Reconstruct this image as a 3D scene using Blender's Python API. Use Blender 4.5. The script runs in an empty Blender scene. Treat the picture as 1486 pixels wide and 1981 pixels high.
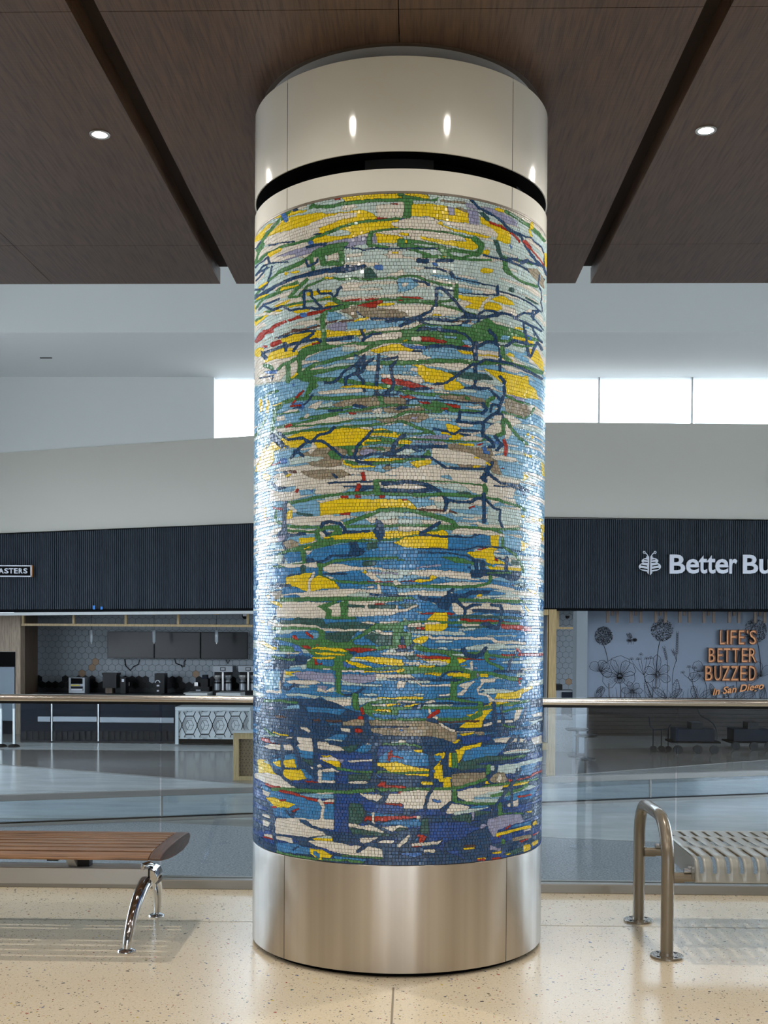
import bpy, bmesh, math, random
import numpy as np
from mathutils import Matrix, Vector
sc = bpy.context.scene
COL = sc.collection
rnd = random.Random(7)

# ------------------------------------------------------------------ camera
EYE = 1.43; FPX = 2212.49; PIT, ROL, YAW, CY = -.02218, .00595, .0248, 1276.13
_cy, _sy = math.cos(YAW), math.sin(YAW)
FW = np.array([-_sy*math.cos(PIT), _cy*math.cos(PIT), math.sin(PIT)])
_rt = np.array([_cy, _sy, 0.]); _up = np.cross(_rt, FW)
RT = _rt*math.cos(ROL)+_up*math.sin(ROL); UP = -_rt*math.sin(ROL)+_up*math.cos(ROL)
CO = np.array([0, 0, EYE])
cd = bpy.data.cameras.new('camera'); cam = bpy.data.objects.new('camera', cd); COL.objects.link(cam)
cam.matrix_world = Matrix(((RT[0], UP[0], -FW[0], 0), (RT[1], UP[1], -FW[1], 0), (RT[2], UP[2], -FW[2], EYE), (0, 0, 0, 1)))
cd.sensor_fit = 'VERTICAL'; cd.sensor_height = 36; cd.lens = 36*FPX/1981
cd.shift_y = (CY-990.5)/1981; cd.clip_start = .05; cd.clip_end = 300
sc.camera = cam

# ------------------------------------------------------------------ sky and exposure
w = bpy.data.worlds.new('sky'); sc.world = w; w.use_nodes = True
wn = w.node_tree.nodes; wl = w.node_tree.links
bg = wn['Background']; bg.inputs[1].default_value = 9.3
_tc = wn.new('ShaderNodeTexCoord'); _sp = wn.new('ShaderNodeSeparateXYZ'); _rp = wn.new('ShaderNodeValToRGB')
wl.new(_tc.outputs['Generated'], _sp.inputs[0]); _mr = wn.new('ShaderNodeMapRange'); _mr.inputs['From Min'].default_value = -1
wl.new(_sp.outputs[2], _mr.inputs[0]); wl.new(_mr.outputs[0], _rp.inputs[0]); wl.new(_rp.outputs[0], bg.inputs[0])
_e = _rp.color_ramp.elements; _e[0].position = .46; _e[0].color = (.20, .21, .21, 1); _e[1].position = .49; _e[1].color = (.80, .89, 1, 1)   # paved ground under a bright overcast sky
sc.view_settings.view_transform = 'Standard'; sc.view_settings.look = 'None'
sc.view_settings.gamma = 1; sc.view_settings.use_curve_mapping = False
sc.view_settings.exposure = 0.25
SPOT_W = 62

def ray(x, y): return FW+RT*(x-743)/FPX+UP*(CY-y)/FPX
def pz(x, y, z):                       # the point of a level plane seen at a place of the photograph
    d = ray(x, y); return CO+d*(z-EYE)/d[2]
def py(x, y, Y):                       # the point of a plane facing the hall
    d = ray(x, y); return CO+d*Y/d[1]
def prj(P):
    d = np.asarray(P)-CO; wv = d@FW
    return 743+FPX*(d@RT)/wv, CY-FPX*(d@UP)/wv

# ------------------------------------------------------------------ materials
def lin(c):
    return tuple(((v/255)/12.92 if v/255 <= .04045 else ((v/255+.055)/1.055)**2.4) for v in c)
def mat(name, rgb, rough=.5, metal=0., emit=0., coat=0.):
    m = bpy.data.materials.new(name); m.use_nodes = True
    b = m.node_tree.nodes['Principled BSDF']
    b.inputs['Base Color'].default_value = (*lin(rgb), 1)
    b.inputs['Roughness'].default_value = rough; b.inputs['Metallic'].default_value = metal
    b.inputs['Coat Weight'].default_value = coat
    if emit:
        b.inputs['Emission Color'].default_value = (*lin(rgb), 1); b.inputs['Emission Strength'].default_value = emit
    return m
def nd(m, t, **k):
    n = m.node_tree.nodes.new(t)
    for a, v in k.items(): setattr(n, a, v)
    return n
def lk(m, a, b): m.node_tree.links.new(a, b)
def bsdf(m): return m.node_tree.nodes['Principled BSDF']
def coords(m, scale=(1, 1, 1), kind='Object'):
    tc = nd(m, 'ShaderNodeTexCoord'); mp = nd(m, 'ShaderNodeMapping')
    mp.inputs['Scale'].default_value = scale; lk(m, tc.outputs[kind], mp.inputs[0]); return mp.outputs[0]
def ramp(m, fac, stops, interp='LINEAR'):
    r = nd(m, 'ShaderNodeValToRGB'); r.color_ramp.interpolation = interp
    e = r.color_ramp.elements
    while len(e) < len(stops): e.new(.5)
    for q, (p, c) in zip(e, stops): q.position = p; q.color = (*c, 1)
    lk(m, fac, r.inputs[0]); return r.outputs[0]
def noise(m, vec, scale, detail=3, rough=.5):
    n = nd(m, 'ShaderNodeTexNoise'); n.inputs['Scale'].default_value = scale
    n.inputs['Detail'].default_value = detail; n.inputs['Roughness'].default_value = rough
    lk(m, vec, n.inputs['Vector']); return n.outputs['Fac']
def mixc(m, fac, a, b):
    x = nd(m, 'ShaderNodeMix', data_type='RGBA')
    for s, v in ((x.inputs['Factor'], fac), (x.inputs['A'], a), (x.inputs['B'], b)):
        if isinstance(v, (tuple, float, int)): s.default_value = v if not isinstance(v, tuple) else (*v, 1)
        else: lk(m, v, s)
    return x.outputs['Result']
def bump(m, h, strength=.2, dist=.002):
    b = nd(m, 'ShaderNodeBump'); b.inputs['Strength'].default_value = strength; b.inputs['Distance'].default_value = dist
    lk(m, h, b.inputs['Height']); lk(m, b.outputs[0], bsdf(m).inputs['Normal'])

def wood(name, a, b, scale, rough=.5, detail=5, coat=0.):
    m = mat(name, a, rough, coat=coat)
    v = coords(m, scale); f = noise(m, v, 3.0, detail, .62)
    c = ramp(m, f, [(.3, lin(b)), (.52, lin(a)), (.75, tuple(min(1, x*1.35) for x in lin(a)))])
    lk(m, c, bsdf(m).inputs['Base Color']); return m
M = {}
M['ceil_wood'] = wood('dark_ceiling_laminate', (92, 71, 57), (62, 47, 39), (26, 1.1, 26), .45)
def _dots():
    m = M['ceil_wood']; v = nd(m, 'ShaderNodeTexCoord'); vo = nd(m, 'ShaderNodeTexVoronoi'); vo.inputs['Scale'].default_value = 130
    vo.inputs['Randomness'].default_value = 0; lk(m, v.outputs['Object'], vo.inputs['Vector']); bump(m, vo.outputs['Distance'], .25, .002)
_dots()
M['ceil_dark'] = mat('ceiling_void_brown', (52, 40, 32), .7)
M['bench_wood'] = wood('oiled_walnut', (136, 100, 70), (86, 60, 42), (1.6, 34, 34), .34, coat=.2)
M['end_wood'] = wood('walnut_end_grain', (86, 62, 50), (56, 40, 33), (30, 3, 30), .42)
M['oak'] = wood('pale_oak', (160, 138, 96), (138, 116, 78), (20, 20, 1.4), .5)
M['greyoak'] = wood('grey_oak_panel', (150, 132, 112), (118, 102, 86), (16, 16, 1.2), .55)
M['browoak'] = wood('brown_oak_panel', (88, 70, 52), (60, 48, 38), (16, 16, 1.2), .55)
M['mirror_wood'] = wood('dark_wainscot', (44, 35, 31), (28, 23, 22), (1.2, 12, 20), .35)
M['white'] = mat('white_gloss_panel', (232, 231, 222), .09, coat=.3)
M['pillar'] = mat('grey_pillar_paint', (112, 120, 126), .7)
M['shoe'] = mat('dull_steel_shoe', (150, 146, 140), .4, .85)
M['fridge_door'] = mat('pale_blue_grey_door', (118, 134, 146), .5)
M['dullrail'] = mat('dull_grey_rail', (136, 132, 127), .5)
M['collar'] = mat('grey_collar', (176, 178, 180), .4)
M['black'] = mat('black_plastic', (14, 14, 16), .4)
M['void'] = mat('black_void', (7, 7, 8), .6)
M['grout'] = mat('grout_brown_grey', (84, 78, 70), .9)
M['chrome'] = mat('polished_chrome', (205, 206, 208), .08, 1)
M['alu'] = mat('satin_aluminium', (196, 196, 194), .38, .75)
M['brass_rail'] = mat('brushed_stainless_rail', (208, 203, 196), .24, 1)
M['taupe'] = mat('taupe_powder_coat', (126, 116, 100), .26, .25, coat=.35)
M['greyseat'] = mat('grey_powder_coat', (152, 153, 147), .34, .2, coat=.2)
M['bolt'] = mat('zinc_bolt', (170, 172, 175), .25, 1)
M['plaster'] = mat('warm_white_plaster', (196, 193, 184), .85)
M['plaster_cool'] = mat('white_plaster', (214, 217, 217), .85)
M['band'] = mat('charcoal_slat', (56, 63, 71), .75)
M['band_back'] = mat('charcoal_backing', (10, 12, 14), .8)
M['lipgrey'] = mat('pale_grey_metal_lip', (172, 176, 176), .5)
M['sign'] = mat('sign_white_acrylic', (196, 200, 210), .4)
M['amber'] = mat('amber_sign_edge', (190, 120, 40), .4)
M['hexwhite_dim'] = mat('dimmed_white_hex_tile', (128, 137, 144), .5)  # white tile greyed: the dimness of the shop interior is put into its colour
M['hexblack'] = mat('black_hex_tile', (16, 17, 20), .4)
M['hexwood'] = mat('wood_look_hex_tile', (140, 112, 84), .5)
M['hexgrout'] = mat('dark_hex_grout', (62, 64, 66), .9)
M['steel'] = mat('stainless_appliance', (128, 133, 138), .45, .6)
M['navy'] = mat('navy_case_front', (14, 20, 32), .55)
M['copper'] = mat('copper_letter_face', (150, 98, 56), .35, .5)
M['copper_dark'] = mat('dark_copper_letter_edge', (84, 50, 28), .45, .4)
M['stick'] = mat('grey_brown_wood_stick', (112, 98, 88), .6)
M['ink'] = mat('dark_ink', (34, 38, 46), .7)
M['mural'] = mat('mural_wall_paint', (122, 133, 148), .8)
M['screen'] = mat('dark_tv_glass', (7, 10, 15), .3)
for _k, _s in (('screen', .3), ('navy', .15), ('band', .12), ('band_back', .05), ('black', .2), ('void', .05), ('hexblack', .15), ('mirror_wood', .2), ('hexgrout', .1), ('ceil_dark', .2)): bsdf(M[_k]).inputs['Specular IOR Level'].default_value = _s
M['tape'] = mat('blue_painter_tape', (40, 120, 205), .6)
M['lampglass'] = mat('clear_ribbed_glass', (205, 214, 220), .15); bsdf(M['lampglass']).inputs['Transmission Weight'].default_value = .55
M['lamp'] = mat('lit_downlight', (255, 250, 240), .5, emit=90)
M['red'] = mat('red_paint', (150, 40, 30), .5)
M['yellow'] = mat('yellow_sticker', (200, 180, 40), .5)
M['terr_counter'] = mat('speckled_counter', (150, 150, 147), .4)
def _speck():
    m = M['terr_counter']; n = noise(m, coords(m), 60, 2); lk(m, ramp(m, n, [(.36, lin((90, 90, 90))), (.42, lin((146, 147, 145)))]), bsdf(m).inputs['Base Color'])
_speck()

def glass(name, tint, refl=.06):
    m = bpy.data.materials.new(name); m.use_nodes = True; nt = m.node_tree; nt.nodes.clear()
    o = nt.nodes.new('ShaderNodeOutputMaterial'); mx = nt.nodes.new('ShaderNodeMixShader')
    t = nt.nodes.new('ShaderNodeBsdfTransparent'); t.inputs[0].default_value = (*tint, 1)
    g = nt.nodes.new('ShaderNodeBsdfGlossy'); g.inputs['Roughness'].default_value = .0
    g.inputs['Color'].default_value = (.9, .95, 1, 1)
    f = nt.nodes.new('ShaderNodeFresnel'); ge = nt.nodes.new('ShaderNodeNewGeometry'); io = nt.nodes.new('ShaderNodeMapRange')
    io.inputs['To Min'].default_value = 1.5; io.inputs['To Max'].default_value = 1/1.5     # both faces of a thin pane reflect alike
    nt.links.new(ge.outputs['Backfacing'], io.inputs[0]); nt.links.new(io.outputs[0], f.inputs[0])
    mul = nt.nodes.new('ShaderNodeMath'); mul.operation = 'MULTIPLY_ADD'; mul.inputs[1].default_value = .75; mul.inputs[2].default_value = 0
    nt.links.new(f.outputs[0], mul.inputs[0]); nt.links.new(mul.outputs[0], mx.inputs[0])
    nt.links.new(t.outputs[0], mx.inputs[1]); nt.links.new(g.outputs[0], mx.inputs[2]); nt.links.new(mx.outputs[0], o.inputs[0])
    return m
M['glass'] = glass('clear_guard_glass', (.84, .88, .9), .06)
M['glass2'] = glass('low_barrier_glass', (.86, .9, .92), .05)
M['winglass'] = glass('window_glass', (.97, .98, .99), .03)

def _terrazzo(name, base, chips, gloss):
    m = mat(name, base, gloss); v = coords(m)
    big = noise(m, v, 1.3, 3); col = mixc(m, big, lin(base), tuple(x*1.1 for x in lin(base)))
    fine = noise(m, v, 90, 2); col = mixc(m, ramp(m, fine, [(.4, (.35,)*3), (.6, (0, 0, 0))]), col, tuple(x*.8 for x in lin(base)))
    for sc_, thr, cols in chips:
        vo = nd(m, 'ShaderNodeTexVoronoi'); vo.inputs['Scale'].default_value = sc_
        dn = nd(m, 'ShaderNodeTexNoise'); dn.inputs['Scale'].default_value = sc_*1.7; lk(m, v, dn.inputs['Vector'])
        ad = nd(m, 'ShaderNodeVectorMath', operation='MULTIPLY_ADD'); ad.inputs[1].default_value = (.6/sc_,)*3
        lk(m, dn.outputs['Color'], ad.inputs[0]); lk(m, v, ad.inputs[2]); lk(m, ad.outputs[0], vo.inputs['Vector'])
        sp = nd(m, 'ShaderNodeSeparateColor'); lk(m, vo.outputs['Color'], sp.inputs[0])
        # one cell in a few carries a chip, of its own size
        t = nd(m, 'ShaderNodeMath', operation='MULTIPLY'); lk(m, sp.outputs[2], t.inputs[0]); t.inputs[1].default_value = thr
        lt = nd(m, 'ShaderNodeMath', operation='LESS_THAN'); lk(m, vo.outputs['Distance'], lt.inputs[0]); lk(m, t.outputs[0], lt.inputs[1])
        cc = ramp(m, sp.outputs[0], [(i/len(cols), lin(c)) for i, c in enumerate(cols)], 'CONSTANT')
        pick = nd(m, 'ShaderNodeMath', operation='GREATER_THAN'); lk(m, sp.outputs[1], pick.inputs[0]); pick.inputs[1].default_value = .45
        f = nd(m, 'ShaderNodeMath', operation='MULTIPLY'); lk(m, lt.outputs[0], f.inputs[0]); lk(m, pick.outputs[0], f.inputs[1])
        col = mixc(m, f.outputs[0], col, cc)
    lk(m, col, bsdf(m).inputs['Base Color']); return m
CH = [(70, 72, 76), (96, 100, 104), (60, 90, 90), (62, 82, 128), (110, 104, 92), (196, 176, 96), (70, 72, 76), (150, 50, 44)]
M['terrazzo'] = _terrazzo('cream_terrazzo', (216, 203, 178), [(42, .42, CH), (85, .46, CH), (26, .26, CH)], .22)
M['farfloor'] = mat('polished_grey_terrazzo', (150, 150, 146), .16)
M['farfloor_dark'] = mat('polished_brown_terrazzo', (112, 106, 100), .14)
M['farfloor_light'] = mat('polished_pale_terrazzo', (184, 186, 184), .2)
M['carpet'] = mat('speckled_grey_carpet', (112, 116, 118), .9)
def _carpet():
    m = M['carpet']; n = noise(m, coords(m), 45, 4, .8); lk(m, ramp(m, n, [(.35, lin((78, 82, 86))), (.65, lin((152, 156, 158)))]), bsdf(m).inputs['Base Color'])
    for k in ('farfloor', 'farfloor_dark', 'farfloor_light'):
        m = M[k]; b = bsdf(m).inputs['Base Color'].default_value[:3]
        n = noise(m, coords(m, (1, 3, 1)), 1.1, 4, .6); lk(m, ramp(m, n, [(.3, tuple(x*.82 for x in b)), (.7, tuple(x*1.12 for x in b))]), bsdf(m).inputs['Base Color'])
_carpet()
def _brushed():
    m = mat('brushed_stainless', (190, 182, 172), .3, 1)
    b = bsdf(m); b.inputs['Anisotropic'].default_value = .85; b.inputs['Anisotropic Rotation'].default_value = .25
    t = nd(m, 'ShaderNodeTangent'); t.direction_type = 'RADIAL'; t.axis = 'Z'; lk(m, t.outputs[0], b.inputs['Tangent'])
    v = coords(m, (30, 30, .2)); n = noise(m, v, 3, 2, .6)
    lk(m, ramp(m, n, [(.3, (.30,)*3), (.7, (.40,)*3)]), b.inputs['Roughness'])
    v2 = coords(m, (9, 9, .1)); n2 = noise(m, v2, 1.5, 2); lk(m, ramp(m, n2, [(.3, lin((184, 176, 166))), (.7, lin((206, 200, 192)))]), b.inputs['Base Color'])
    return m
M['brushed'] = _brushed()

# ------------------------------------------------------------------ builders
class MB:
    def __init__(s): s.v = []; s.f = []
    def add(s, v, f):
        n = len(s.v); s.v += [tuple(p) for p in v]; s.f += [tuple(i+n for i in q) for q in f]; return s
    def box(s, x0, x1, y0, y1, z0, z1):
        return s.add([(x0, y0, z0), (x1, y0, z0), (x1, y1, z0), (x0, y1, z0), (x0, y0, z1), (x1, y0, z1), (x1, y1, z1), (x0, y1, z1)],
                     [(0, 3, 2, 1), (4, 5, 6, 7), (0, 1, 5, 4), (1, 2, 6, 5), (2, 3, 7, 6), (3, 0, 4, 7)])
    def tube(s, pts, r, n=12, cap=True, sy=1.):
        pts = [Vector(p) for p in pts]; rs = r if isinstance(r, (list, tuple)) else [r]*len(pts)
        rings = []; up = None
        for i, p in enumerate(pts):
            t = (pts[min(i+1, len(pts)-1)]-pts[max(i-1, 0)]).normalized()
            if up is None: up = Vector((0, 0, 1)) if abs(t.z) < .9 else Vector((0, 1, 0))
            a = t.cross(up).normalized(); b = a.cross(t).normalized(); up = b
            rings.append([p+(a*math.cos(2*math.pi*k/n)+b*math.sin(2*math.pi*k/n)*sy)*rs[i] for k in range(n)])
        v = [q for r_ in rings for q in r_]; f = []
        for i in range(len(pts)-1):
            for k in range(n):
                f.append((i*n+k, i*n+(k+1) % n, (i+1)*n+(k+1) % n, (i+1)*n+k))
        if cap: f += [tuple(range(n))[::-1], tuple((len(pts)-1)*n+k for k in range(n))]
        return s.add(v, f)
    def lathe(s, prof, c=(0, 0, 0), n=24, a0=0, a1=2*math.pi):
        full = abs(a1-a0-2*math.pi) < 1e-6; m = n if full else n+1; v = []; f = []
        for (r, z) in prof:
            for k in range(m):
                t = a0+(a1-a0)*k/n; v.append((c[0]+r*math.sin(t), c[1]-r*math.cos(t), c[2]+z))
        for i in range(len(prof)-1):
            for k in range(n):
                k2 = (k+1) % m; f.append((i*m+k, i*m+k2, (i+1)*m+k2, (i+1)*m+k))
        return s.add(v, f)
    def prism(s, pts, a, b, axis='y'):            # outline pts (two coordinates) between a and b along axis
        n = len(pts)
        def P(p, t): return {'y': (p[0], t, p[1]), 'z': (p[0], p[1], t), 'x': (t, p[0], p[1])}[axis]
        return s.add([P(p, a) for p in pts]+[P(p, b) for p in pts],
                     [tuple(range(n))[::-1], tuple(range(n, 2*n))]+[(i, (i+1) % n, n+(i+1) % n, n+i) for i in range(n)])
    def quadprism(s, c4, d):                      # four corners of a face, pushed back by vector d
        d = Vector(d); a = [Vector(p) for p in c4]; b = [p+d for p in a]
        return s.add(a+b, [(0, 1, 2, 3), (7, 6, 5, 4)]+[(i, i+4, (i+1) % 4+4, (i+1) % 4) for i in range(4)])
    def build(s, name, m, parent=None, smooth=False, bevel=0, fix=True, sharp=40):
        me = bpy.data.meshes.new(name); me.from_pydata([tuple(map(float, p)) for p in s.v], [], s.f)
        if fix:
            b = bmesh.new(); b.from_mesh(me); bmesh.ops.recalc_face_normals(b, faces=b.faces); b.to_mesh(me); b.free()
        me.materials.append(M[m] if isinstance(m, str) else m)
        if smooth:
            me.shade_smooth()
            me.set_sharp_from_angle(angle=math.radians(sharp))
        o = bpy.data.objects.new(name, me); COL.objects.link(o)
        if parent is not None:
            o.parent = parent; o.matrix_parent_inverse = Matrix.Translation(-parent.location)
        if bevel:
            q = o.modifiers.new('bevel', 'BEVEL'); q.width = bevel; q.segments = 2; q.limit_method = 'ANGLE'
        return o
def thing(name, label, cat, loc=(0, 0, 0), group=None):
    o = bpy.data.objects.new(name, None); COL.objects.link(o); o.location = [float(v) for v in loc]
    o['label'] = label; o['category'] = cat
    if group: o['group'] = group
    return o
def tag(o, label, cat, group=None):
    o['label'] = label; o['category'] = cat
    if group: o['group'] = group
    return o
def struct(o): o['kind'] = 'structure'; return o
def fr(x0, y0, x1, y1, Y):                        # world extents of an upright rectangle at depth Y
    xm, ym = (x0+x1)/2, (y0+y1)/2
    return py(x0, ym, Y)[0], py(x1, ym, Y)[0], py(xm, y1, Y)[2], py(xm, y0, Y)[2]
def fbox(mb, x0, y0, x1, y1, Y, th):
    a, b, c, d = fr(x0, y0, x1, y1, Y); return mb.box(a, b, Y, Y+th, c, d)
def copy_tree(o, parent=None):
    c = o.copy(); COL.objects.link(c)
    if parent is not None: c.parent = parent
    for ch in list(o.children): copy_tree(ch, c)
    return c
# ================================================================== near hall
CX, CYC, CR = -.068, 5.393, .678                   # the column
ZC = 3.86
FZ = -.85                                          # level of the concourse beyond the guard
fl = struct(MB().box(-9, 9, -8, 6.46, -.25, 0).build('floor', 'terrazzo'))
for s_ in ((CX+.0, -8, 4.6),):
    MB().box(s_[0]-.004, s_[0]+.004, s_[1], s_[2], .0, .0012).build('divider_strip', mat('zinc_divider', (150, 140, 122), .5, .3), fl)
MB().box(-9, 9, 5.62, 5.626, 0, .001).build('divider_strip', mat('zinc_divider_b', (176, 166, 146), .5, .3), fl)

# ceiling: dark slab with panels hung under it, two open slots running away from the camera
ce = struct(MB().box(-9, 9, -8, 7.94, 3.965, 4.2).build('ceiling', 'ceil_dark'))
xs = [(-8.8, -7.36), (-7.34, -6.17), (-6.16, -4.99), (-4.98, -3.70), (-3.59, -2.527), (-2.523, -1.352), (-1.24, -.072), (-.068, 1.108), (1.212, 2.40), (2.404, 3.57), (3.69, 4.85), (4.86, 6.02), (6.03, 7.2), (7.21, 8.8)]
ys = [(-7.9, -6.26), (-6.256, -3.566), (-3.562, -.876), (-.872, 1.812), (1.816, 4.500), (4.504, 7.188), (7.192, 7.98)]
for (x0, x1) in xs:
    for (y0, y1) in ys:
        if y0 == 4.504 and x0 in (-1.24, -.068):
            r = .628; sgn = -1 if x0 < -.1 else 1
            xi, xo = (x1, x0) if sgn < 0 else (x0, x1)
            dy = math.sqrt(r*r-(xi-CX)**2); pts = [(xi, y0), (xo, y0), (xo, y1), (xi, y1), (xi, CYC+dy)]
            a0 = math.atan2(xi-CX, dy)
            for k in range(1, 24):
                t = math.pi*k/24; pts.append((CX+sgn*r*math.sin(t), CYC+r*math.cos(t)))
            pts.append((xi, CYC-dy))
            MB().prism(pts, ZC, 3.964, 'z').build('ceiling_panel', 'ceil_wood', ce)
        else:
            MB().box(x0, x1, y0, y1, ZC, 3.964).build('ceiling_panel', 'ceil_wood', ce)

def downlight(x, y, lab):
    if lab: t = thing('downlight', lab, 'light', (x, y, ZC-.006), 'recessed downlights in the wood ceiling')
    else: t = bpy.data.objects.new('downlight', None); COL.objects.link(t); t.location = (x, y, ZC-.006); t.parent = ce
    MB().lathe([(.036, .0), (.049, -.001), (.05, .003), (.036, .006)], (x, y, ZC-.006), 28).build('trim_ring', 'alu', t, True)
    MB().lathe([(.0001, 0), (.037, 0)], (x, y, ZC-.004), 28).build('lens', 'lamp', t)
    ld = bpy.data.lights.new('downlight_lamp', 'SPOT'); ld.energy = SPOT_W*(1.9 if lab and abs(x) > 1 else (.22 if lab else .85)); ld.color = (1, .92, .82)
    ld.spot_size = math.radians(160 if not lab or abs(x) > 1 else 150); ld.spot_blend = .7; ld.shadow_soft_size = .04
    lo = bpy.data.objects.new('downlight_lamp', ld); COL.objects.link(lo); lo.parent = t; lo.location = (0, 0, -.02)
    return t
P = pz(193, 259, ZC); downlight(P[0], P[1], 'small round lit downlight in wood ceiling left of the column')
P = pz(1366, 251, ZC); downlight(P[0], P[1], 'small round lit downlight in wood ceiling right of the column')
for (x, y, l) in ((-.68, 4.16, 'lit downlight mirrored left of centre in the white column cap'), (.54, 4.16, 'lit downlight mirrored right of centre in the white column cap')):
    downlight(x, y, l)
for x, y in ((-1.54, 2.9), (1.39, 2.9), (-1.54, .2), (1.39, .2), (-.72, 1.2), (.62, 1.2), (-3.9, 5.6), (3.8, 5.6), (-3.9, 2.9), (3.8, 2.9), (-3.9, .2), (3.8, .2), (-1.54, -3), (1.39, -3)):
    downlight(x, y, None)          # the rest of the grid, overhead and behind the camera: parts of the ceiling

# the rest of the hall, behind and beside the camera
wb_ = MB()
for x0, x1 in ((-9, -2.6), (-2.0, -.55), (-.15, .75), (1.05, 2.4), (3.2, 9)): wb_.box(x0, x1, -8.2, -8, 0, 4.2)  # gaps between the wall pieces are added to let daylight in
wb_.box(-9, 9, -8.2, -8, 3.3, 4.2); struct(wb_.build('wall_back', 'plaster'))
wb_ = MB()
for x0, x1 in ((-2.6, -2.0), (-.55, -.15), (.75, 1.05), (2.4, 3.2)): wb_.box(x0, x1, -8.12, -8.1, 0, 3.3)
struct(wb_.build('window_4', 'winglass'))  # unseen panes added for cool fill light and streaks on the steel base
struct(MB().box(-9.2, -9, -8.2, 5.2, 0, 4.2).build('wall_left', 'plaster'))
struct(MB().box(9, 9.2, -8.2, 5.2, 0, 4.2).build('wall_right', 'plaster'))

# ================================================================== column
col = thing('mosaic_column', 'large round column clad in multicoloured mosaic between white cap and steel base', 'column', (CX, CYC, 0))
cc = (CX, CYC, 0)
MB().lathe([(CR-.035, .0), (CR-.035, .03), (.3, .03)], cc, 96).build('toe_recess', 'void', col, True)
SEG = [(-45, 45), (45, 135), (135, 225), (225, 315)]
for a, b in SEG:
    g = .0016/CR
    MB().lathe([(CR-.03, .022), (CR-.001, .022), (CR, .024), (CR, .470), (CR-.0015, .4715), (CR-.03, .4715)], cc, 64, math.radians(a)+g, math.radians(b)-g).build('base_panel', 'brushed', col, True)
MB().lathe([(CR-.012, .03), (CR-.012, .47)], cc, 96).build('base_core', 'void', col, True)
ZB, ZT = .474, 3.232
MB().lathe([(CR-.006, ZB-.002), (CR-.0045, ZB), (CR-.0045, ZT), (CR-.02, ZT)], cc, 192).build('grout_bed', 'grout', col, True)
MB().lathe([(CR-.02, ZT), (CR+.001, ZT), (CR+.001, ZT+.008), (CR-.02, ZT+.008)], cc, 128).build('edge_trim', mat('taupe_edge_trim', (120, 112, 100), .5), col, True)
for a, b in SEG:
    g = .0016/CR
    for (z0, z1, nm) in ((ZT+.009, 3.333, 'lower_white_panel'), (3.404, 3.789, 'upper_white_panel')):
        MB().lathe([(CR-.006, z0), (CR-.001, z0), (CR, z0+.001), (CR, z1-.001), (CR-.001, z1), (CR-.006, z1)], cc, 64, math.radians(a)+g, math.radians(b)-g).build(nm, 'white', col, True)
MB().lathe([(CR-.12, 3.32), (CR-.12, 3.42)], cc, 96).build('vent_slot_back', 'void', col, True)
MB().lathe([(CR-.004, 3.331), (CR-.13, 3.329)], cc, 96).build('slot_floor', 'void', col, True)
MB().lathe([(CR-.004, 3.406), (CR-.13, 3.408)], cc, 96).build('slot_roof', 'void', col, True)
MB().lathe([(CR-.006, 3.2), (CR-.006, 3.331)], cc, 96).build('cap_core', 'void', col, True)
MB().lathe([(CR-.006, 3.406), (CR-.006, 3.78)], cc, 96).build('cap_core', 'void', col, True)
for a in (-14, 60, 150, 240):
    MB().lathe([(CR-.085, 3.33), (CR-.085, 3.408)], cc, 12, math.radians(a), math.radians(a+28)).build('slot_bracket', mat('slot_bracket_black', (30, 30, 34), .5), col, True)
MB().lathe([(CR-.035, 3.789), (.619, 3.789), (.619, 3.905)], cc, 128).build('ceiling_collar', 'collar', col, True)
MB().lathe([(.619, 3.857), (.640, 3.857), (.640, 3.862)], cc, 128).build('collar_flange', mat('collar_flange_brown', (92, 78, 66), .5), col, True)

# ---- mosaic: every course of tesserae, cut where two colours meet
CODES = 'WIKMCNTGYRVBED'
ORG = dict(A=(480, 360), B=(770, 360), C=(480, 640), D=(770, 640), E=(480, 920), F=(770, 920), G=(480, 1200), H=(770, 1200), I=(480, 1440), J=(770, 1440))
X0, Y0, CW, CHH, SC = 476, 356, 600, 1380, 2.5
def vnoise(x, y, seed):
    r = np.random.RandomState(seed); T = r.rand(64, 64)
    xi = np.floor(x).astype(int); yi = np.floor(y).astype(int); fx = x-xi; fy = y-yi
    fx = fx*fx*(3-2*fx); fy = fy*fy*(3-2*fy)
    a = T[yi % 64, xi % 64]; b = T[yi % 64, (xi+1) % 64]; c = T[(yi+1) % 64, xi % 64]; d = T[(yi+1) % 64, (xi+1) % 64]
    return (a*(1-fx)+b*fx)*(1-fy)+(c*(1-fx)+d*fx)*fy
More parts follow.
